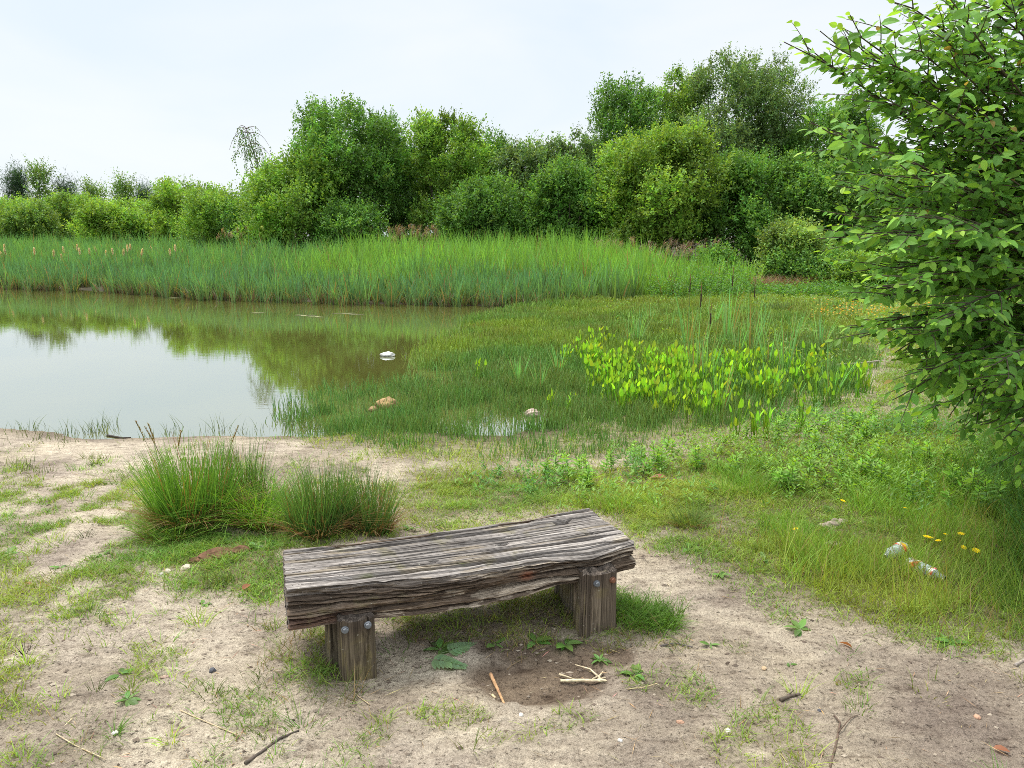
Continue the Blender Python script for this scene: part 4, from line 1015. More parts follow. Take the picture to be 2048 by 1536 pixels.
# ------------------------------------------------------------------ rush tussocks
def tussocks():
    r = np.random.default_rng(41)
    def tus(name, label, cat, px, py, rad, n, h, ca, cb, lean, curl, w, brown, seeds=0, bias=(0, 0)):
        x, y, z = ground(px, py); A = Acc(); rt = empty(name, (x, y, z-.02)) if seeds else None
        a = r.uniform(0, 6.28, n); q = rad*np.sqrt(r.uniform(0, 1, n)); P = np.stack([q*np.cos(a), q*np.sin(a)*.75, 0*q], -1)
        P[:, 2] = terrain(P[:, 0]+x, P[:, 1]+y)-z-(0 if seeds else 0)
        az = a+r.normal(0, .9, n)+.5; out = q/rad
        H = h*r.uniform(.15, 1.0, n)**.7*(1-.2*out); f = r.uniform(0, 1, (n, 1))
        c = (np.array(ca)*(1-f)+np.array(cb)*f)*(1+r.normal(0, .15, (n, 1))); d = (r.uniform(0, 1, n) < brown)[:, None]
        c = np.where(d, np.array([.28, .16, .06])*r.uniform(.6, 1.2, (n, 1)), c)
        V, fq, C = blades(P, H, w*r.uniform(.7, 1.3, n), az, lean*(.25+out)*r.uniform(.3, 1.2, n)+.02, (curl+.5*(r.uniform(0, 1, n) < .08))*r.uniform(0, 1.3, n), c*.8+np.array([.12, .09, .03])*.2, c*.86+np.array([.25, .16, .06])*.14, 6, None, r, .25); A.add(V, fq, C)
        # dead thatch round the foot
        m = n//3; a = r.uniform(0, 6.28, m); P2 = np.stack([rad*np.cos(a)*r.uniform(.5, 1, m), rad*.75*np.sin(a)*r.uniform(.5, 1, m), 0*a], -1); P2[:, 2] = terrain(P2[:, 0]+x, P2[:, 1]+y)-z
        V, fq, C = blades(P2, h*r.uniform(.2, .5, m), w, a, r.uniform(.3, 1., m), r.uniform(.2, .8, m), vary((.2, .12, .06), m, r), vary((.3, .2, .09), m, r), 4, None, r); A.add(V, fq, C)
        me = A.mesh(name, M_GRASS)
        if not seeds:
            o = link(name, me, None, (x, y, z)); tag(o, label, cat); return o
        tag(rt, label, cat); link('blades', me, rt, (0, 0, .02))
        for k in range(seeds):
            B = Acc(); a = r.uniform(1.9, 4.2) if k % 3 else r.uniform(-1, 1); b = np.array([r.uniform(-rad*.8, rad*.5), r.uniform(-.1, .1), .02]); hh = h*r.uniform(.84, .97); ln = r.uniform(.05, .35)
            u = np.linspace(0, 1, 9)[:, None]; C = b+u*np.array([math.cos(a)*ln*hh, math.sin(a)*ln*hh*.4, hh])+u*u*np.array([math.cos(a)*.06, 0, 0])
            V, fs = tube(C, np.linspace(.0016, .0012, 9), 4, False); B.add(V, fs, (.2, .2, .07))
            s = np.linspace(.83, 1, 26); ii = np.interp(s, np.linspace(0, 1, 9), np.arange(9)); P = np.stack([np.interp(ii, np.arange(9), C[:, d]) for d in range(3)], -1)
            P = np.repeat(P, 4, 0); m = len(P); aa = r.uniform(0, 6.28, m)
            V, fq, CC = diamonds(P, np.stack([np.cos(aa)*.5, np.sin(aa)*.5, 1+0*aa], -1), unit(r.normal(0, 1, (m, 3))), r.uniform(.009, .015, m), .0035, vary((.27, .21, .08), m, r)); B.add(V, fq, CC)
            link('seed_head', B.mesh('seed_head', M_GRASS), rt)
        return rt
    tus('rush_tussock', 'tall green tussock with brown seed spikes on the sand left of the bench', 'grass tussock', 385, 1040, .19, 1300, .57, (.08, .25, .035), (.17, .38, .05), .36, .05, .0048, .08, 5)
    tus('rush_tussock', 'small upright dark tuft just behind the arching grass clump', 'grass tussock', 495, 1010, .1, 420, .52, (.06, .18, .035), (.11, .27, .05), .2, .06, .0038, .06)
    tus('grass_tussock', 'soft arching light green grass clump between the two tall rush tussocks', 'grass tussock', 525, 1040, .22, 1500, .36, (.12, .32, .035), (.22, .45, .05), .8, .5, .0042, .05)
    tus('rush_tussock', 'dark green bristly rush tussock directly behind the left half of the bench', 'grass tussock', 640, 1058, .15, 1100, .47, (.06, .19, .045), (.12, .28, .06), .3, .05, .0036, .09)
    tus('rush_tussock', 'dark rush tussock leaning right at the back of the bench beside the bristly one', 'grass tussock', 735, 1055, .13, 800, .43, (.06, .18, .045), (.12, .27, .06), .36, .06, .0036, .14)
    tus('grass_tussock', 'low spreading bright grass fringe at the foot of the seed-spiked tussock', 'grass tussock', 355, 1058, .2, 800, .2, (.11, .28, .035), (.18, .36, .045), .9, .6, .004, .05)
    tus('grass_tussock', 'fine blue green tuft at the bare edge right of the bench', 'grass tussock', 1380, 1050, .1, 380, .16, (.09, .19, .04), (.15, .26, .05), .8, .4, .003, .04)
    tus('grass_tussock', 'dark rush tuft alone on the far meadow', 'grass tussock', 1553, 632, .3, 380, .4, (.06, .14, .04), (.09, .18, .05), .6, .2, .012, .04)
tussocks()

# ------------------------------------------------------------------ marsh plants
def marsh_plants():
    r = np.random.default_rng(51)
    meshes = []
    for v in range(9):
        A = Acc(); n = int(r.integers(5, 10))
        for k in range(n):
            a = r.uniform(0, 6.28); h = r.uniform(.12, .4); ln = r.uniform(.05, .4)
            u = np.linspace(0, 1, 6)[:, None]; b = np.array([r.normal(0, .02), r.normal(0, .02), -.03])
            C = b+np.array([math.cos(a)*ln*h, math.sin(a)*ln*h, h+.03])*u
            c = vary((.28, .5, .04), 1, r, .25, .1)[0]
            V, fs = tube(C, np.linspace(.005, .003, 6), 4, False); A.add(V, fs, c*.8)
            D = np.array([[math.cos(a)*.2, math.sin(a)*.2, 1.0]])+r.normal(0, .16, (1, 3)); aa = r.uniform(0, 6.28)
            Nn = np.array([[math.cos(aa), math.sin(aa), .3]]); L = r.uniform(.065, .12)
            V, fs, CC = ovates(C[-1:]-D*.012, D, Nn, L, L*r.uniform(.36, .55), c[None], r.uniform(-.1, .25), shape=((0., .0), (.12, .85), (.4, 1.), (.75, .6), (1., 0.)), fold=.22); A.add(V, fs, CC)
        meshes.append(A.mesh('marsh_plant', M_PLANT))
    P1 = poly([(1190, 730), (1300, 725), (1430, 735), (1600, 742), (1690, 765), (1745, 815), (1600, 832), (1480, 855), (1330, 850), (1215, 822), (1150, 765)], -.12)
    P2 = poly([(1095, 715), (1140, 695), (1250, 690), (1260, 720), (1180, 730), (1110, 740)], -.12)
    spots = []
    for Pg, cnt in ((P1, 272), (P2, 22)):
        while cnt:
            x, y = r.uniform(Pg[:, 0].min(), Pg[:, 0].max()), r.uniform(Pg[:, 1].min(), Pg[:, 1].max())
            if sdf(Pg, np.array([x]), np.array([y]))[0] > 0 and fbm(np.array([x]), np.array([y]), 1.3, 700, 2)[0] > .36: spots.append((x, y)); cnt -= 1
    for k, (x, y) in enumerate(spots):
        z = max(float(terrain(np.array([x]), np.array([y]))[0]), WATER)
        o = link('marsh_plant', meshes[k % 9], None, (x, y, z), (0, 0, r.uniform(0, 6.28)), [r.uniform(.5, .9)]*3)
        tag(o, 'lime green broad-leaved marsh plant in the bright patch among the dark rush', 'marsh plant', 'broad-leaved marsh plants in the shallows')
    for px, py, lab in [(1100, 830, 'lone lime green plant with two leaves right of the pinkish stone'), (1137, 830, 'tiny lone leaf shoot beside the lone two-leaved plant'), (955, 772, 'small lone plant in the rush left of the narrow cattail tufts'),
                        (1470, 880, 'lime green plant first in the small row below the bright patch'), (1505, 885, 'lime green plant second in the small row below the bright patch'), (1530, 878, 'lime green plant last in the small row below the bright patch'), (1600, 865, 'drooping lime green plant right of the small row')]:
        x, y, z = ground(px, py); tag(link('marsh_plant', meshes[(px+py) % 9], None, (x, y, z), (0, 0, px), [.8 if px != 1137 else .5]*3), lab, 'marsh plant')
    # cattail tufts standing in the rush
    cm = []
    for v in range(6):
        A = Acc(); n = int(r.integers(16, 26)); a = r.uniform(0, 6.28, n); P = np.stack([.03*np.cos(a), .03*np.sin(a), 0*a-.05], -1)
        c = vary((.22, .52, .16), n, r, .15); c[r.uniform(0, 1, n) < .15] = (.35, .27, .1)
        V, fq, C = blades(P, r.uniform(.55, 1.12, n), r.uniform(.012, .022, n), a, r.uniform(.03, .2, n), r.uniform(0, .15, n), c*.6+np.array([.2, .17, .05])*.4, c, 5, None, r); A.add(V, fq, C); cm.append(A.mesh('cattail_tuft', M_GRASS))
    heads = Acc(); zz = np.linspace(0, 1, 8); V, fs = tube(np.stack([.02+0*zz, 0*zz, zz*.98], -1), .003, 5); heads.add(V, fs, (.15, .2, .06))
    V, fs = tube(np.array([[.02, 0, .8], [.02, 0, .805], [.02, 0, .93], [.02, 0, .94]]), [.003, .0085, .0085, .003], 8); heads.add(V, fs, (.06, .04, .022))
    V, fs = tube(np.array([[.02, 0, .94], [.02, 0, 1.0], [.02, 0, 1.06]]), [.004, .006, .002], 6); heads.add(V, fs, (.2, .11, .05)); hm = heads.mesh('flower_spike', M_DEAD)
    tufts = [(1390, 765, .98, 1, 'tall cattail tuft with a dark seed head at the middle of the bright patch'), (1375, 700, .95, 1, 'cattail tuft with a dark spike behind the middle of the bright patch'), (1412, 775, .8, 1, 'cattail tuft with a low dark spike beside the tallest tuft'), (1275, 690, .62, 0, 'dark narrow cattail tuft at the back left of the bright patch'),
             (1258, 690, .5, 0, 'thin pale cattail tuft left of the dark narrow one'), (1455, 690, 1.0, 1, 'tall cattail tuft with a spike behind the right half of the bright patch'), (1500, 712, .9, 1, 'cattail tuft with brown spike right of the tall spiked tuft'), (1475, 715, .7, 0, 'green cattail tuft among yellowed stems behind the bright patch'),
             (1525, 690, .7, 0, 'thin cattail tuft standing back in the meadow rush'), (1535, 745, .6, 0, 'short cattail tuft left of the fanned blue green one'), (1570, 760, .85, 0, 'fanned blue green cattail tuft on the right of the bright patch'), (1640, 705, .62, 0, 'lone thin cattail tuft near the meadow'), (1438, 838, .58, 0, 'stiff fan-shaped tuft at the front edge of the bright patch'),
             (1540, 800, .5, 0, 'pale cattail tuft at the front right of the bright patch'), (1660, 805, .55, 0, 'yellowing cattail tuft at the far right front of the bright patch'), (1038, 772, .42, 0, 'narrow cattail tuft alone in the open rush'), (1080, 785, .38, 0, 'thin leaning cattail tuft beside the narrow one in the open rush'), (1118, 752, .42, 0, 'faint cattail tuft behind the thin leaning one'),
             (1300, 655, .55, 0, 'yellowish cattail tuft near the foot of the reed bed'), (1340, 665, .5, 0, 'small cattail tuft between the reed bed and the bright patch'), (1425, 660, .8, 0, 'pale cattail tuft furthest back right of the reed bed'), (1590, 690, .5, 0, 'slight cattail tuft in front of the dark meadow tuft')]
    for k, (px, py, h, hd, lab) in enumerate(tufts):
        x, y, z = ground(px, py); rt = empty('cattail_tuft', (x, y, z), r.uniform(0, 6.28)); tag(rt, lab, 'cattail'); rt.scale = (h**.5*1.1, h**.5*1.1, h*1.15)
        link('leaf_blades', cm[k % 6], rt)
        if hd: link('flower_spike', hm, rt)
    # fluffy old cattail heads in the left reeds
    B = Acc(); zz = np.linspace(0, 1, 5); V, fs = tube(np.stack([0*zz, 0*zz, zz*1.3], -1), .006, 5); B.add(V, fs, (.25, .2, .1))
    th = r.uniform(0, 6.28, 260); zz = r.uniform(1.12, 1.36, 260); rr = .045*np.sin((zz-1.1)/.28*np.pi)**.5
    P = np.stack([0*th, 0*th, zz], -1); V, fq, C = diamonds(P, np.stack([np.cos(th), np.sin(th), r.uniform(-.2, .9, 260)], -1), r.normal(0, 1, (260, 3)), np.maximum(rr, .015), .03, vary((.8, .72, .55), 260, r, .12, .03)); B.add(V, fq, C)
    fm = B.mesh('cattail_seed_head', M_PETAL)
    for px, py in [(8, 515), (2, 500), (65, 508), (130, 505), (158, 508), (118, 520), (200, 505), (228, 508), (243, 510), (250, 502), (263, 500), (265, 508), (310, 504), (292, 530), (338, 510), (350, 502), (180, 508), (150, 500), (22, 508), (362, 508), (212, 512), (100, 512)]:
        D = r.uniform(26, 30); x, y, z = at_depth(px, py-8, D); o = link('cattail_seed_head', fm, None, (x, y, z-1.28), (r.normal(0, .08), r.normal(0, .08), r.uniform(0, 6)))
        tag(o, 'fluffy cream old cattail head among the left-hand reeds', 'cattail', 'fluffy cattail heads in the left reeds')
marsh_plants()

def weeds():
    r = np.random.default_rng(61); ms = []
    for v in range(8):
        A = Acc(); h = r.uniform(.10, .24); n = int(h/.017); s = np.linspace(.2, 1, n)
        stemc = np.stack([np.linspace(0, .02, 6), np.linspace(0, .01, 6), np.linspace(-.02, h, 6)], -1); V, fs = tube(stemc, np.linspace(.003, .0015, 6), 4, False); A.add(V, fs, (.1, .15, .04))
        for k in range(2):
            az = np.arange(n)*1.57+k*np.pi+r.normal(0, .2, n); P = np.stack([.02*s, .01*s, h*s], -1); L = .05*np.sin(np.clip(s*.9+.15, 0, 1)*np.pi)**.6*r.uniform(.8, 1.2, n)+.018
            c = vary((.18, .34, .045), n, r, .2, .08)*(1+.35*s[:, None])
            V, fs, C = ovates(P, np.stack([np.cos(az), np.sin(az), r.uniform(.1, .6, n)+.9*s**3], -1), np.array([0, 0, 1.])+r.normal(0, .3, P.shape), L, L*.38, c, r.uniform(0, .4, n)); A.add(V, fs, C)
        ms.append(A.mesh('leafy_weed', M_PLANT))
    ZONE = poly([(1000, 935), (1350, 880), (1620, 830), (1780, 825), (1950, 900), (2150, 900), (2150, 1060), (1900, 1030), (1650, 1010), (1420, 985), (1150, 960)])
    c = 0
    while c < 230:
        x, y = r.uniform(ZONE[:, 0].min(), ZONE[:, 0].max()), r.uniform(ZONE[:, 1].min(), ZONE[:, 1].max()); X_, Y_ = np.array([x]), np.array([y])
        if sdf(ZONE, X_, Y_)[0] < 0 or fbm(X_, Y_, 1.1, 720, 3)[0] < .42: continue
        z = float(terrain(X_, Y_)[0]); o = link('leafy_weed', ms[c % 8], None, (x, y, max(z, WATER)), (r.normal(0, .1), r.normal(0, .1), r.uniform(0, 6.28)), [r.uniform(.45, 1.0)]*3)
        tag(o, 'upright weed with whorled narrow leaves in the damp grass right of the rush', 'weed', 'upright leafy weeds in the damp grass'); c += 1
    # rosettes on the sand
    rm = []
    for v in range(5):
        A = Acc(); n = int(r.integers(5, 10)); a = np.linspace(0, 6.28, n, endpoint=False)+r.normal(0, .55, n); P = np.stack([.004*np.cos(a), .004*np.sin(a), 0*a+.004], -1); L = r.uniform(.04, .085, n)
        V, fs, C = ovates(P, np.stack([np.cos(a), np.sin(a), r.uniform(.12, .55, n)], -1), np.array([0, 0, 1.])+r.normal(0, .15, (n, 3)), L, L*r.uniform(.3, .48, n), vary((.14, .26, .06), n, r, .2, .08), r.uniform(.1, .5, n)); A.add(V, fs, C); rm.append(A.mesh('rosette_weed', M_PLANT))
    ro = [(240, 1350, 1.2, 'rosette weed with yellowing leaf on the sand at lower left'), (255, 1400, 1.0, 'blue green rosette weed below the yellow-leaved one'), (20, 1105, 1.1, 'rosette weed at the left edge of the sand'), (120, 1135, .8, 'rosette weed in a grass patch left of the pale stones'), (205, 1112, 1.1, 'rosette weed beside the mossy grass patch'), (410, 1208, .8, 'small rosette weed below the rotten bark'),
          (880, 1300, 1.5, 'big rosette weed under the middle of the bench'), (1070, 1285, 1.2, 'dense rosette weed under the right part of the bench'), (1130, 1290, 1.3, 'leafy rosette weed close to the right bench post'), (990, 1290, 1.1, 'narrow-leaved rosette weed under the bench near its middle'), (540, 1085, 1.6, 'large soft leaf rosette at the left end of the bench'), (510, 1095, 1.3, 'pale leaf rosette touching the large soft one by the bench'),
          (380, 1055, 1.4, 'round-leaved rosette at the foot of the seed-spiked tussock'), (450, 1085, 1.2, 'bright rosette above the rotten bark'), (820, 1060, 1.2, 'dark rosette behind the bench right of the dark tussock'), (690, 1045, 1.5, 'pale thistle-like rosette growing inside the dark tussock'), (1200, 1320, .8, 'small rosette on the mud right of the hollow'), (1270, 1350, 1., 'grassy rosette right of the split reed'),
          (1600, 1260, 1.2, 'rosette on the bare edge of the right-hand grass'), (1420, 1290, .8, 'little rosette on the sand right of the bench'), (1580, 1330, .6, 'tiny rosette low on the right-hand sand'), (1900, 1285, 1.5, 'pale broad leaf rosette at the front of the tall grass'), (1380, 1100, 1.2, 'flat rosette at the edge of the sand behind the bench end'), (1440, 1150, 1., 'flat rosette in the sparse weeds right of the bench'), (1530, 1120, 1., 'rosette under the thin grass right of the sand'), (1660, 1020, 1.4, 'dark broad-leaved rosette by the single orange flower')]
    for k, (px, py, s, lab) in enumerate(ro):
        x, y, z = ground(px, py); tag(link('rosette_weed', rm[k % 5], None, (x, y, z), (0, 0, px*.1), [s*.68]*3), lab, 'weed')
    # fallen lobed leaf, half under the bench
    for px, py, rot, lab in [(865, 1325, -.3, 'fallen lobed blue green leaf flat on the mud under the bench'), (895, 1308, .5, 'fallen lobed leaf overlapping the flat one under the bench')]:
        A = Acc(); n = 9; s = np.linspace(.05, 1, n)
        for sd in (-1, 1):
            a = sd*(1.1-.8*s); P = np.stack([.11*s, 0*s, .008+.004*np.sin(s*5)], -1); V, fs, C = ovates(P, np.stack([np.cos(a), np.sin(a), .1+0*a], -1), np.array([0, 0, 1.])+0*P, .045*(1.1-.4*s), .022, vary((.22, .34, .17), n, r, .1, .04), .2); A.add(V, fs, C)
        V, fs = tube(np.stack([np.linspace(-.03, .12, 5), np.zeros(5), np.full(5, .008)], -1), .0018, 4); A.add(V, fs, (.2, .26, .12))
        x, y, z = ground(px, py); tag(link('fallen_leaf', A.mesh('fallen_leaf', M_PLANT), None, (x, y, z+.004), (.15, 0, rot)), lab, 'leaf')
    # yellow flowers
    def flower():
        S = Acc(); V, fs = tube(np.array([[0, 0, -.02], [.004, 0, .05], [.0, .004, .1]]), .0013, 4); S.add(V, fs, (.12, .18, .04)); sm = S.mesh('stem', M_GRASS)
        B = Acc()
        for n, L, el in ((14, .016, .25), (10, .010, .7)):
            a = np.linspace(0, 6.28, n, endpoint=False)+r.normal(0, .1, n); V, fs, C = ovates(np.stack([.002*np.cos(a), .002*np.sin(a), 0*a+.1], -1), np.stack([np.cos(a), np.sin(a), el+0*a], -1), np.array([0, 0, 1.])+np.zeros((n, 3)), L, .0062, vary((.85, .68, .01), n, r, .06, .02), .1); B.add(V, fs, C)
        return sm, B.mesh('flower_head', M_PETAL)
    sm, fm = flower()
    for px, py, s, lab in [(1848, 1082, 1.45, 'largest yellow flower in the group above the plastic bottles'), (1921, 1073, 1.1, 'upper yellow flower in the group above the bottles'), (1884, 1075, .6, 'smallest orange-tinged flower in the group above the bottles'), (1883, 1090, .85, 'middle left yellow flower in the group above the bottles'), (1911, 1092, .85, 'middle right yellow flower in the group above the bottles'), (1941, 1101, 1.1, 'rightmost yellow flower in the group above the bottles'),
                           (1601, 1064, .9, 'lone yellow flower in the grass left of the bottles'), (1673, 1002, .95, 'single orange yellow flower against the dark broad leaves'), (1800, 1021, .8, 'tiny yellow flower alone in the meadow behind the bottles')]:
        x, y, z = ground(px, py+30); rt = empty('yellow_flower', (x, y, z), px); rt.scale = (s, s, 1); rt.rotation_euler = (r.normal(.25, .15), r.normal(0, .2), px); tag(rt, lab, 'flower', 'yellow flowers in the grass'); link('stem', sm, rt); link('flower_head', fm, rt)
weeds()

# ------------------------------------------------------------------ stones, sticks, litter
def rock_mesh(name, sx, sy, sz, col, seed, rough=.35, mat=None, n=22):
    th = np.linspace(0, 2*np.pi, n*2, endpoint=False); ph = np.linspace(0, np.pi, n)
    PH, TH = np.meshgrid(ph, th, indexing='ij'); x, y, z = np.sin(PH)*np.cos(TH), np.sin(PH)*np.sin(TH), np.cos(PH)
    d = 1+rough*(fbm(x+z*.7+5, y-z*.6+5, 1.8, seed, 4)-.5)*2; V = np.stack([x*sx*d, y*sy*d, z*sz*d], -1)
    k = n*2; i = np.arange(n-1)[:, None]*k; j = np.arange(k)[None]; FQ = np.stack([i+j, i+k+j, i+k+(j+1) % k, i+(j+1) % k], -1).reshape(-1, 4)
    C = np.asarray(col)*(.7+.6*fbm(x*3+9, y*3+z, 2, seed+5, 4)[..., None])
    return mesh_data(name, V, FQ, mat or M_STONE, C.reshape(-1, 3), True)
def stones():
    r = np.random.default_rng(71)
    for px, py, sx, sy, sz, col, nm, lab, cat in [
        (776, 712, .115, .08, .045, (.62, .6, .55), 'stone', 'white stone lying in the open water by the rush edge', 'stone'), (776, 815, .13, .1, .075, (.33, .215, .1), 'stone', 'brown rounded stone in the rush near the shore', 'stone'), (745, 822, .05, .05, .035, (.28, .19, .09), 'stone', 'small brown stone leaning against the brown rounded one', 'stone'), (1065, 832, .075, .06, .055, (.45, .34, .28), 'stone', 'pinkish stone half sunk in the rush', 'stone'),
        (372, 1138, .022, .02, .016, (.55, .47, .35), 'stone', 'pale knobbly stone beside the rotten bark', 'stone'), (335, 1145, .025, .015, .012, (.5, .43, .34), 'stone', 'flat pale stone left of the knobbly one', 'stone'), (322, 1150, .02, .009, .008, (.48, .44, .4), 'stone', 'long pale stone chip at the end of the stone row', 'stone'), (375, 1092, .018, .016, .012, (.55, .48, .36), 'stone', 'cream stone in the grass above the rotten bark', 'stone'),
        (425, 1343, .012, .011, .01, (.1, .1, .11), 'pebble', 'dark grey pebble on the sand left of the bench post', 'pebble'), (330, 1355, .016, .01, .006, (.4, .28, .22), 'pebble', 'flat reddish stone chip near the yellow-leaved rosette', 'pebble'), (1240, 1482, .009, .007, .006, (.7, .66, .6), 'pebble', 'white pebble at the bottom edge under the hollow', 'pebble'), (1042, 1431, .008, .007, .006, (.7, .66, .6), 'pebble', 'white pebble below the left reed piece', 'pebble'),
        (1953, 1436, .011, .01, .009, (.5, .3, .2), 'pebble', 'pale orange pebble at lower right', 'pebble'), (1640, 1423, .009, .007, .006, (.08, .08, .09), 'pebble', 'black pebble on the right-hand sand', 'pebble'), (1528, 1338, .011, .009, .007, (.5, .36, .22), 'pebble', 'tan pebble on the sand right of the bench', 'pebble'), (1455, 1462, .012, .009, .004, (.66, .6, .5), 'pebble', 'white flat pebble low on the right-hand sand', 'pebble'), (230, 1467, .01, .008, .006, (.7, .66, .58), 'pebble', 'white pebble at lower left', 'pebble'),
        (1720, 1370, .008, .007, .005, (.25, .2, .16), 'pebble', 'brown pebble at the middle of the right-hand sand', 'pebble'), (1360, 1445, .014, .009, .005, (.4, .24, .16), 'pebble', 'reddish flat pebble below the bench on the right', 'pebble')]:
        x, y, z = ground(px, py); o = link(nm, rock_mesh(nm, sx, sy, sz, col, px, .3), None, (x, y, z+sz*.35), (0, 0, px)); tag(o, lab, cat)
    # rotten bark
    for px, py, sx, sy, sz, lab in [(435, 1112, .085, .055, .025, 'crumbling brown rotten bark heap left of the bench'), (480, 1102, .05, .035, .018, 'smaller piece of rotten bark right of the crumbling heap'), (395, 1120, .035, .022, .014, 'small bark crumb left of the crumbling heap')]:
        x, y, z = ground(px, py); tag(link('rotten_bark', rock_mesh('rotten_bark', sx, sy, sz, (.14, .075, .042), px, .75, M_BARK, 40), None, (x, y, z), (0, 0, .4)), lab, 'bark')
    for px, py, lab in [(1660, 1052, 'grey clod of dry earth in the grass'), (1680, 1046, 'small grey clod beside the larger dry earth clod'), (1665, 1092, 'low earth clod nearer the bottles')]:
        x, y, z = ground(px, py); tag(link('earth_clod', rock_mesh('earth_clod', .06, .03, .022, (.33, .27, .21), px, .6, M_STONE, 30), None, (x, y, z), (0, 0, .2)), lab, 'clod')
    # reed pieces by the hollow
    def stick(name, label, pts, r0, r1, col, cat='stick', mat=None, zo=0., extra=None, k=8):
        P = [];
        for px, py in pts: P.append(ground(px, py))
        P = np.array(P); P[:, 2] = P[:, 2].mean()*.5+P[:, 2]*.5+zo
        u = np.linspace(0, len(P)-1, 4*len(P)); C = np.stack([np.interp(u, np.arange(len(P)), P[:, d]) for d in range(3)], -1)
        o = C[0].copy(); A = Acc(); V, fs = tube(C-o, np.linspace(r0, r1, len(C)), k); A.add(V, fs, vary(col, len(V), r, .1, .04))
        for e in extra or []:
            Q = np.array([ground(a, b) for a, b in e]); Q[:, 2] += zo+.004; V, fs = tube(Q-o, np.linspace(r1*.8, r1*.3, len(Q)), 5); A.add(V, fs, col)
        x = link(name, A.mesh(name, mat or M_DEAD, True), None, tuple(o)); tag(x, label, cat); return x
    stick('reed_piece', 'short orange brown reed stem lying at the left rim of the muddy hollow', [(981, 1355), (994, 1383), (1009, 1407)], .0075, .004, (.42, .25, .13), zo=.008)
    stick('reed_piece', 'pale split reed with frayed end at the right rim of the muddy hollow', [(1121, 1366), (1165, 1365), (1212, 1363)], .0055, .006, (.6, .5, .33), zo=.007, extra=[[(1185, 1364), (1200, 1356), (1206, 1348)], [(1195, 1365), (1212, 1360)], [(1195, 1365), (1214, 1367)], [(1118, 1354), (1150, 1364)], [(1200, 1362), (1180, 1345), (1150, 1338)]])
    stick('reed_piece', 'tiny pale reed chip beside the orange brown reed stem', [(984, 1392), (991, 1398)], .005, .004, (.45, .35, .22), zo=.004)
    stick('dead_stick', 'grey dead stick slanting out of the bright marsh plants', [(1672, 748), (1715, 743), (1757, 736)], .014, .008, (.36, .31, .25), zo=.1)
    stick('twig', 'dark twig lying at the shoreline left of the tussocks', [(215, 872), (245, 877), (262, 876)], .012, .006, (.05, .04, .03), zo=.004)
    stick('twig', 'dark curved root twig on the sand at the bottom left', [(490, 1530), (530, 1500), (560, 1478), (598, 1462)], .006, .003, (.09, .07, .055), zo=.003)
    stick('twig', 'forked brown twig on the right-hand sand', [(1660, 1535), (1672, 1490), (1680, 1450), (1668, 1432)], .004, .003, (.13, .09, .065), zo=.003, extra=[[(1676, 1468), (1700, 1440), (1720, 1432)]])
    stick('twig', 'small gnarled twig on the sand in the middle right', [(1560, 1402), (1580, 1395), (1600, 1390)], .007, .004, (.11, .085, .065), zo=.005, extra=[[(1575, 1396), (1588, 1384)], [(1590, 1393), (1605, 1398)]])
    stick('twig', 'purple brown twig on the ground behind the bench', [(868, 1056), (885, 1048)], .006, .005, (.2, .15, .17), zo=.006)
    stick('twig', 'dark fine twig right of the bench post grass', [(1320, 1291), (1350, 1289), (1385, 1296)], .004, .003, (.13, .11, .1), zo=.003)
    stick('twig', 'pale grey twig at the right edge of the sand', [(2030, 1332), (2050, 1322)], .006, .005, (.35, .3, .25), zo=.006)
    stick('straw', 'bent dry straw at the bottom left', [(145, 1438), (112, 1467), (150, 1492), (210, 1523)], .0022, .0016, (.5, .4, .25), 'straw', zo=.003)
    stick('straw', 'dry straw left of the two moss tufts', [(360, 1420), (410, 1445), (478, 1474)], .0022, .0018, (.45, .35, .22), 'straw', zo=.003, extra=[[(478, 1474), (450, 1495), (430, 1505)]])
    stick('straw', 'dry straw leaning at the foot of the left bench post', [(690, 1363), (715, 1390), (740, 1412)], .0022, .0016, (.42, .33, .2), 'straw', zo=.004)
    stick('straw', 'dry pale straw arched beside the grassy rosette', [(1255, 1380), (1290, 1378), (1315, 1370)], .002, .0015, (.45, .36, .2), 'straw', zo=.006)
    # fallen dead leaves
    B = Acc(); V, fs, C = ovates(np.zeros((1, 3)), np.array([[1., 0, .1]]), np.array([[0, 0, 1.]]), .05, .026, np.array([[.36, .15, .08]]), .3, fold=.5); B.add(V, fs, C); lm = B.mesh('dead_leaf', M_PLANT)
    for px, py, s, lab in [(485, 1183, 1.1, 'reddish dead leaf on the sand under the bark heap'), (1705, 1300, 1., 'orange dead leaf at the edge of the right-hand grass'), (1985, 1500, .9, 'orange dead leaf at the bottom right corner'), (1335, 960, 2.4, 'curled pinkish dead leaf standing in the grass behind the bench'), (50, 1170, .8, 'small brown dead leaf at the left edge of the sand')]:
        x, y, z = ground(px, py); tag(link('dead_leaf', lm, None, (x, y, z+.008), (r.normal(0, .3), -.2, px), [s]*3), lab, 'leaf')
    # floating scum and old leaves by the reeds
    k = 0
    for px, py, w, lab in [(610, 631, .5, 'pale floating leaf film on the water below the bent reeds'), (632, 634, .35, 'small floating leaf film right of the larger one'), (690, 627, .45, 'thin floating leaf film in front of the middle reeds'), (712, 629, .3, 'short floating leaf film beside the thin one'), (515, 626, .3, 'floating leaf film nearest the drooping reeds on the left'), (345, 596, .45, 'long floating leaf film at the foot of the left reeds'), (195, 584, .3, 'floating leaf film at the far left reeds')]:
        x, y = flat(px, py, WATER); n = 18; a = np.linspace(0, 6.28, n, endpoint=False); rr = (.35+.2*np.sin(a*3+px)+.15*np.sin(a*5+py))*w
        T = np.stack([rr*np.cos(a), rr*.35*np.sin(a), 0*a+.008], -1); V = np.vstack([T, T-np.array([0, 0, .012]), [[0, 0, .008]]]); j = np.arange(n)
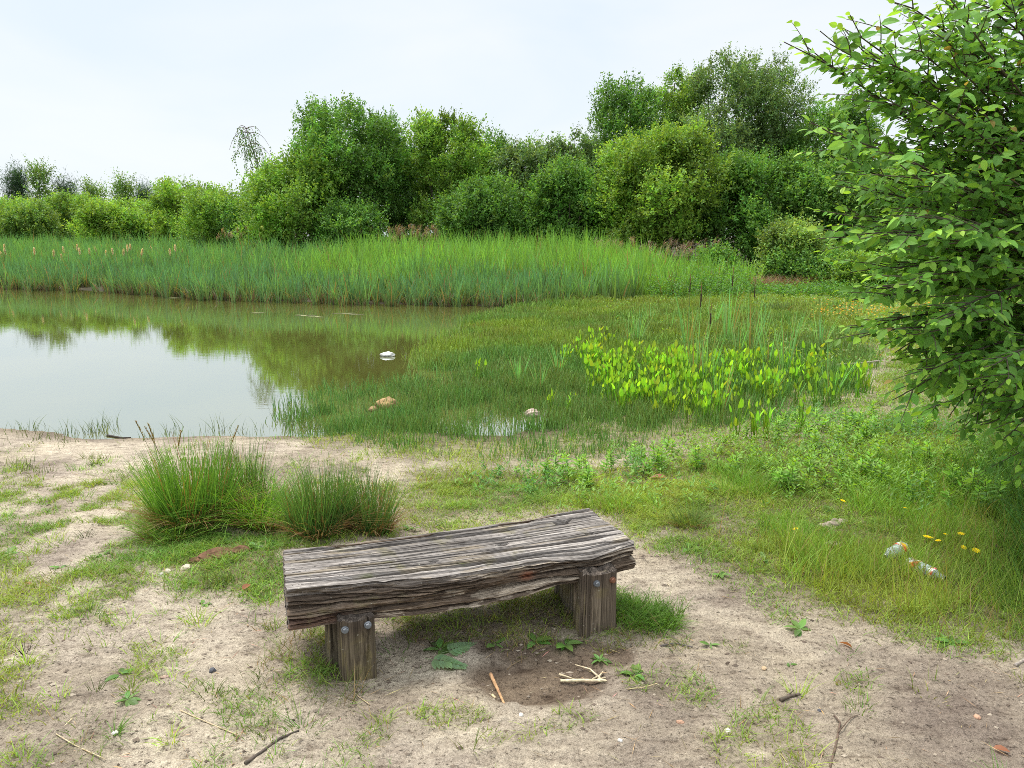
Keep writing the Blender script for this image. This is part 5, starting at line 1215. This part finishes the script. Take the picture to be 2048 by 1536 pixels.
        tag(link('floating_leaf', mesh_data('floating_leaf', V, [np.stack([np.full(n, 2*n), j, (j+1) % n], -1), np.stack([j, n+j, n+(j+1) % n, (j+1) % n], -1)], M_DEAD, np.array([.26, .26, .13])), None, (x, y, WATER)), lab, 'floating leaf')
    # crumbs of earth and dry plant litter: uncountable
    A = Acc(); n = 20000; x, y = scatter(n, -3.2, 3.4, 1.25, 4.8, r); v = veg_density(x, y)
    kk = (r.uniform(0, 1, n) < (.25+.9*ss(.45, .65, fbm(x, y, 2.5, 800, 3)))*(1-.5*v)) & (-sdf(POND, x, y) > .1); x, y = x[kk], y[kk]; m = len(x); P = onto(x, y); sz = r.uniform(.0022, .0075, m)*r.uniform(.6, 1.5, m)
    oc = np.array([[1, 0, 0], [0, 1, 0], [-1, 0, 0], [0, -1, 0], [0, 0, .7], [0, 0, -.6]], float)
    V = P[:, None]+oc[None]*sz[:, None, None]*r.uniform(.6, 1.4, (m, 6, 1))*np.array([1.3, 1, .8]); fo = np.array([[0, 1, 4], [1, 2, 4], [2, 3, 4], [3, 0, 4], [1, 0, 5], [2, 1, 5], [3, 2, 5], [0, 3, 5]])
    f = r.uniform(0, 1, (m, 1)); c = np.array([.1, .07, .052])*f+np.array([.36, .3, .23])*(1-f)
    A.add(V, (np.arange(m)[:, None, None]*6+fo[None]).reshape(-1, 3), np.repeat(c, 6, 0)); tag(link('soil_crumbs', A.mesh('soil_crumbs', M_STONE)), 'crumbs of dark earth and grit strewn over the sand', None, kind='stuff')
    A = Acc(); n = 7000; x, y = scatter(n, -3.6, 3.8, 1.3, 5.6, r); kk = (-sdf(POND, x, y) > .05) & (r.uniform(0, 1, n) < ss(.4, .6, fbm(x, y, 2, 810, 3))+.2); x, y = x[kk], y[kk]; P = onto(x, y); P[:, 2] += .003; m = len(x)
    az = r.uniform(0, 6.28, m); D = np.stack([np.cos(az), np.sin(az), r.normal(0, .08, m)], -1); V, fq, C = diamonds(P, D, np.array([0, 0, 1.])+r.normal(0, .3, (m, 3)), r.uniform(.015, .09, m), r.uniform(.0014, .003, m), vary((.3, .21, .12), m, r, .35)); A.add(V, fq, C)
    tag(link('plant_litter', A.mesh('plant_litter', M_DEAD)), 'fine dry straw and leaf litter scattered on the ground', None, kind='stuff')
stones()

# ------------------------------------------------------------------ plastic bottles
def bottles():
    mp, nt, nd, lk = new_mat('clear_plastic'); out = N(nt, 'ShaderNodeOutputMaterial'); gl = N(nt, 'ShaderNodeBsdfGlossy'); gl.inputs['Roughness'].default_value = .12
    tr = N(nt, 'ShaderNodeBsdfTransparent'); df = N(nt, 'ShaderNodeBsdfDiffuse'); df.inputs['Color'].default_value = (.62, .72, .7, 1); fr = N(nt, 'ShaderNodeFresnel'); fr.inputs[0].default_value = 1.6
    tc = N(nt, 'ShaderNodeTexCoord'); nz = N(nt, 'ShaderNodeTexNoise'); nz.inputs['Scale'].default_value = 30; lk.new(tc.outputs['Object'], nz.inputs['Vector'])
    rp = ramp(nt, [(.35, (.2, .2, .2)), (.7, (.75, .75, .75))]); lk.new(nz.outputs[0], rp.inputs[0])
    m1 = N(nt, 'ShaderNodeMixShader'); lk.new(rp.outputs[0], m1.inputs[0]); lk.new(tr.outputs[0], m1.inputs[1]); lk.new(df.outputs[0], m1.inputs[2])
    m2 = N(nt, 'ShaderNodeMixShader'); lk.new(fr.outputs[0], m2.inputs[0]); lk.new(m1.outputs[0], m2.inputs[1]); lk.new(gl.outputs[0], m2.inputs[2]); lk.new(m2.outputs[0], out.inputs[0])
    lab = tint_material('bottle_label', .5, 30, .05)
    cap = simple('bottle_cap', (.65, .7, .7), .4)
    r = np.random.default_rng(91)
    def lathe(prof, k=28, dent=0., seed=0, twist=0):
        prof = np.array(prof); n = len(prof); th = np.linspace(0, 2*np.pi, k, endpoint=False); X_, T = np.meshgrid(prof[:, 0], th, indexing='ij'); R = np.repeat(prof[:, 1][:, None], k, 1)
        R = R*(1+dent*(fbm(X_*40+3, T*1.2+3, 1, seed, 3)-.5)*2); fl = 1-dent*.9*np.exp(-((X_-.12)/.04)**2)
        V = np.stack([X_, R*np.cos(T), R*np.sin(T)*fl], -1); i = np.arange(n-1)[:, None]*k; j = np.arange(k)[None]
        return V.reshape(-1, 3), np.stack([i+j, i+(j+1) % k, i+k+(j+1) % k, i+k+j], -1).reshape(-1, 4), T.ravel(), X_.ravel()
    prof = [(0, .002), (0, .022), (.004, .031), (.012, .0335)]+[(.012+.0055*i, .0335-.0012*(i % 2)) for i in range(1, 24)]+[(.15, .031), (.17, .025), (.19, .0165), (.2, .0125), (.204, .016), (.207, .016), (.209, .0125), (.222, .0125), (.222, .009)]
    for (pa, pb, dent, seed, label) in [((1815, 1138), (1888, 1172), .05, 5, 'clear plastic bottle with red and yellow label lying in the grass'), ((1806, 1108), (1768, 1132), .16, 8, 'crumpled clear plastic bottle half hidden in the grass behind the other bottle')]:
        a, b = np.array(ground(*pa)), np.array(ground(*pb)); d = unit(b-a); L = np.linalg.norm((b-a)[:2]); s = L/.22 if L > .1 else 1; s = min(max(s, .8), 1.1)
        rt = empty('plastic_bottle', (a[0], a[1], a[2]+.036*s)); rt.rotation_euler = (.6, -.05, math.atan2(d[1], d[0])); rt.scale = (s, s, s); tag(rt, label, 'bottle')
        V, fq, T, X_ = lathe(prof, 28, dent, seed); link('body', mesh_data('body', V, fq, mp, np.array([.6, .7, .7]), True), rt)
        lp = [(x, .0345) for x in np.linspace(.03, .075, 10)]; V, fq, T, X_ = lathe(lp, 40, dent, seed)
        c = np.tile(np.array([.6, .05, .035]), (len(V), 1)); c[(X_ < .05)] = (.75, .42, .04); c[np.sin(T*3+X_*90) > .55] = (.75, .7, .66)
        o = link('label', mesh_data('label', V, fq, lab, c, True), rt)
        if dent < .1:
            lp = [(x, np.interp(x, [.15, .17], [.0315, .0262])+.0008) for x in np.linspace(.146, .166, 6)]; V, fq, T, X_ = lathe(lp, 40, dent, seed); c = np.tile(np.array([.72, .68, .66]), (len(V), 1)); c[np.sin(T*4+X_*150) > .2] = (.62, .08, .06); link('neck_label', mesh_data('neck_label', V, fq, lab, c, True), rt)
bottles()

# ------------------------------------------------------------------ light, sky, camera
SUN_EL, SUN_AZ = math.radians(66), math.radians(-50)      # azimuth from +Y towards +X
sl = bpy.data.lights.new('sun', 'SUN'); sl.energy = 3.2; sl.angle = math.radians(18); sl.color = (1, .96, .88)
so = bpy.data.objects.new('sun', sl); COL.objects.link(so)
sd = Vector((math.sin(SUN_AZ)*math.cos(SUN_EL), math.cos(SUN_AZ)*math.cos(SUN_EL), math.sin(SUN_EL)))
so.rotation_euler = sd.to_track_quat('Z', 'Y').to_euler(); so.location = (0, 0, 20)

w = bpy.data.worlds.new('World'); scene.world = w; w.use_nodes = True; nt = w.node_tree; nt.nodes.clear(); lk = nt.links
out = N(nt, 'ShaderNodeOutputWorld'); bg = N(nt, 'ShaderNodeBackground'); bg.inputs[1].default_value = .1
sky = N(nt, 'ShaderNodeTexSky'); sky.sky_type = 'NISHITA'; sky.sun_disc = False; sky.sun_elevation = SUN_EL; sky.sun_rotation = SUN_AZ % (2*math.pi)
tc = N(nt, 'ShaderNodeTexCoord'); mp = N(nt, 'ShaderNodeMapping'); mp.inputs['Scale'].default_value = (1.2, 1.2, 4.2); mp.inputs['Rotation'].default_value = (.1, .12, .6); lk.new(tc.outputs['Generated'], mp.inputs[0])
nz = N(nt, 'ShaderNodeTexNoise'); nz.inputs['Scale'].default_value = 1.7; nz.inputs['Detail'].default_value = 4; nz.inputs['Distortion'].default_value = .5; lk.new(mp.outputs[0], nz.inputs['Vector'])
cl = ramp(nt, [(.35, (6.3, 6.98, 7.55)), (.6, (7.05, 7.4, 7.65))]); lk.new(nz.outputs[0], cl.inputs[0])     # thin high cloud
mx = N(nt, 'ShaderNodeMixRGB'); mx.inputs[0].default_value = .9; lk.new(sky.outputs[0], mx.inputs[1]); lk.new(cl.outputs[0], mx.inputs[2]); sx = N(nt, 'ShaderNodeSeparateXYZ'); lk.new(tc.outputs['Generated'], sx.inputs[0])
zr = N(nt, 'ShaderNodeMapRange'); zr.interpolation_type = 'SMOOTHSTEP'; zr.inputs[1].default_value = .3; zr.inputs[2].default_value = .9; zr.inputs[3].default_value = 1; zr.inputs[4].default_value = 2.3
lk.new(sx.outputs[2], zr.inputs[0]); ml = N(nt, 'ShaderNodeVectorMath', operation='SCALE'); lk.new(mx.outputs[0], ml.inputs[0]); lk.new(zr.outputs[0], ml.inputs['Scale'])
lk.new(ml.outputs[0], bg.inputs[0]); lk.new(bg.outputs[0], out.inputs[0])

cam = bpy.data.cameras.new('camera'); cam.sensor_width = 36; cam.lens = 36*F/2048; cam.clip_start = .05; cam.clip_end = 2000
co = bpy.data.objects.new('camera', cam); COL.objects.link(co); co.location = (0, 0, EYE); co.rotation_euler = (math.radians(90)-PITCH, 0, 0); scene.camera = co
scene.view_settings.view_transform = 'Standard'; scene.view_settings.look = 'None'; scene.view_settings.exposure = .45; scene.view_settings.gamma = 1
scene.cycles.max_bounces = 8; scene.cycles.diffuse_bounces = 4; scene.cycles.transparent_max_bounces = 8; scene.cycles.transmission_bounces = 4; scene.cycles.caustics_reflective = False; scene.cycles.caustics_refractive = False
scene.cycles.use_denoising = False; scene.cycles.pixel_filter_type = 'BLACKMAN_HARRIS'; scene.cycles.filter_width = .9
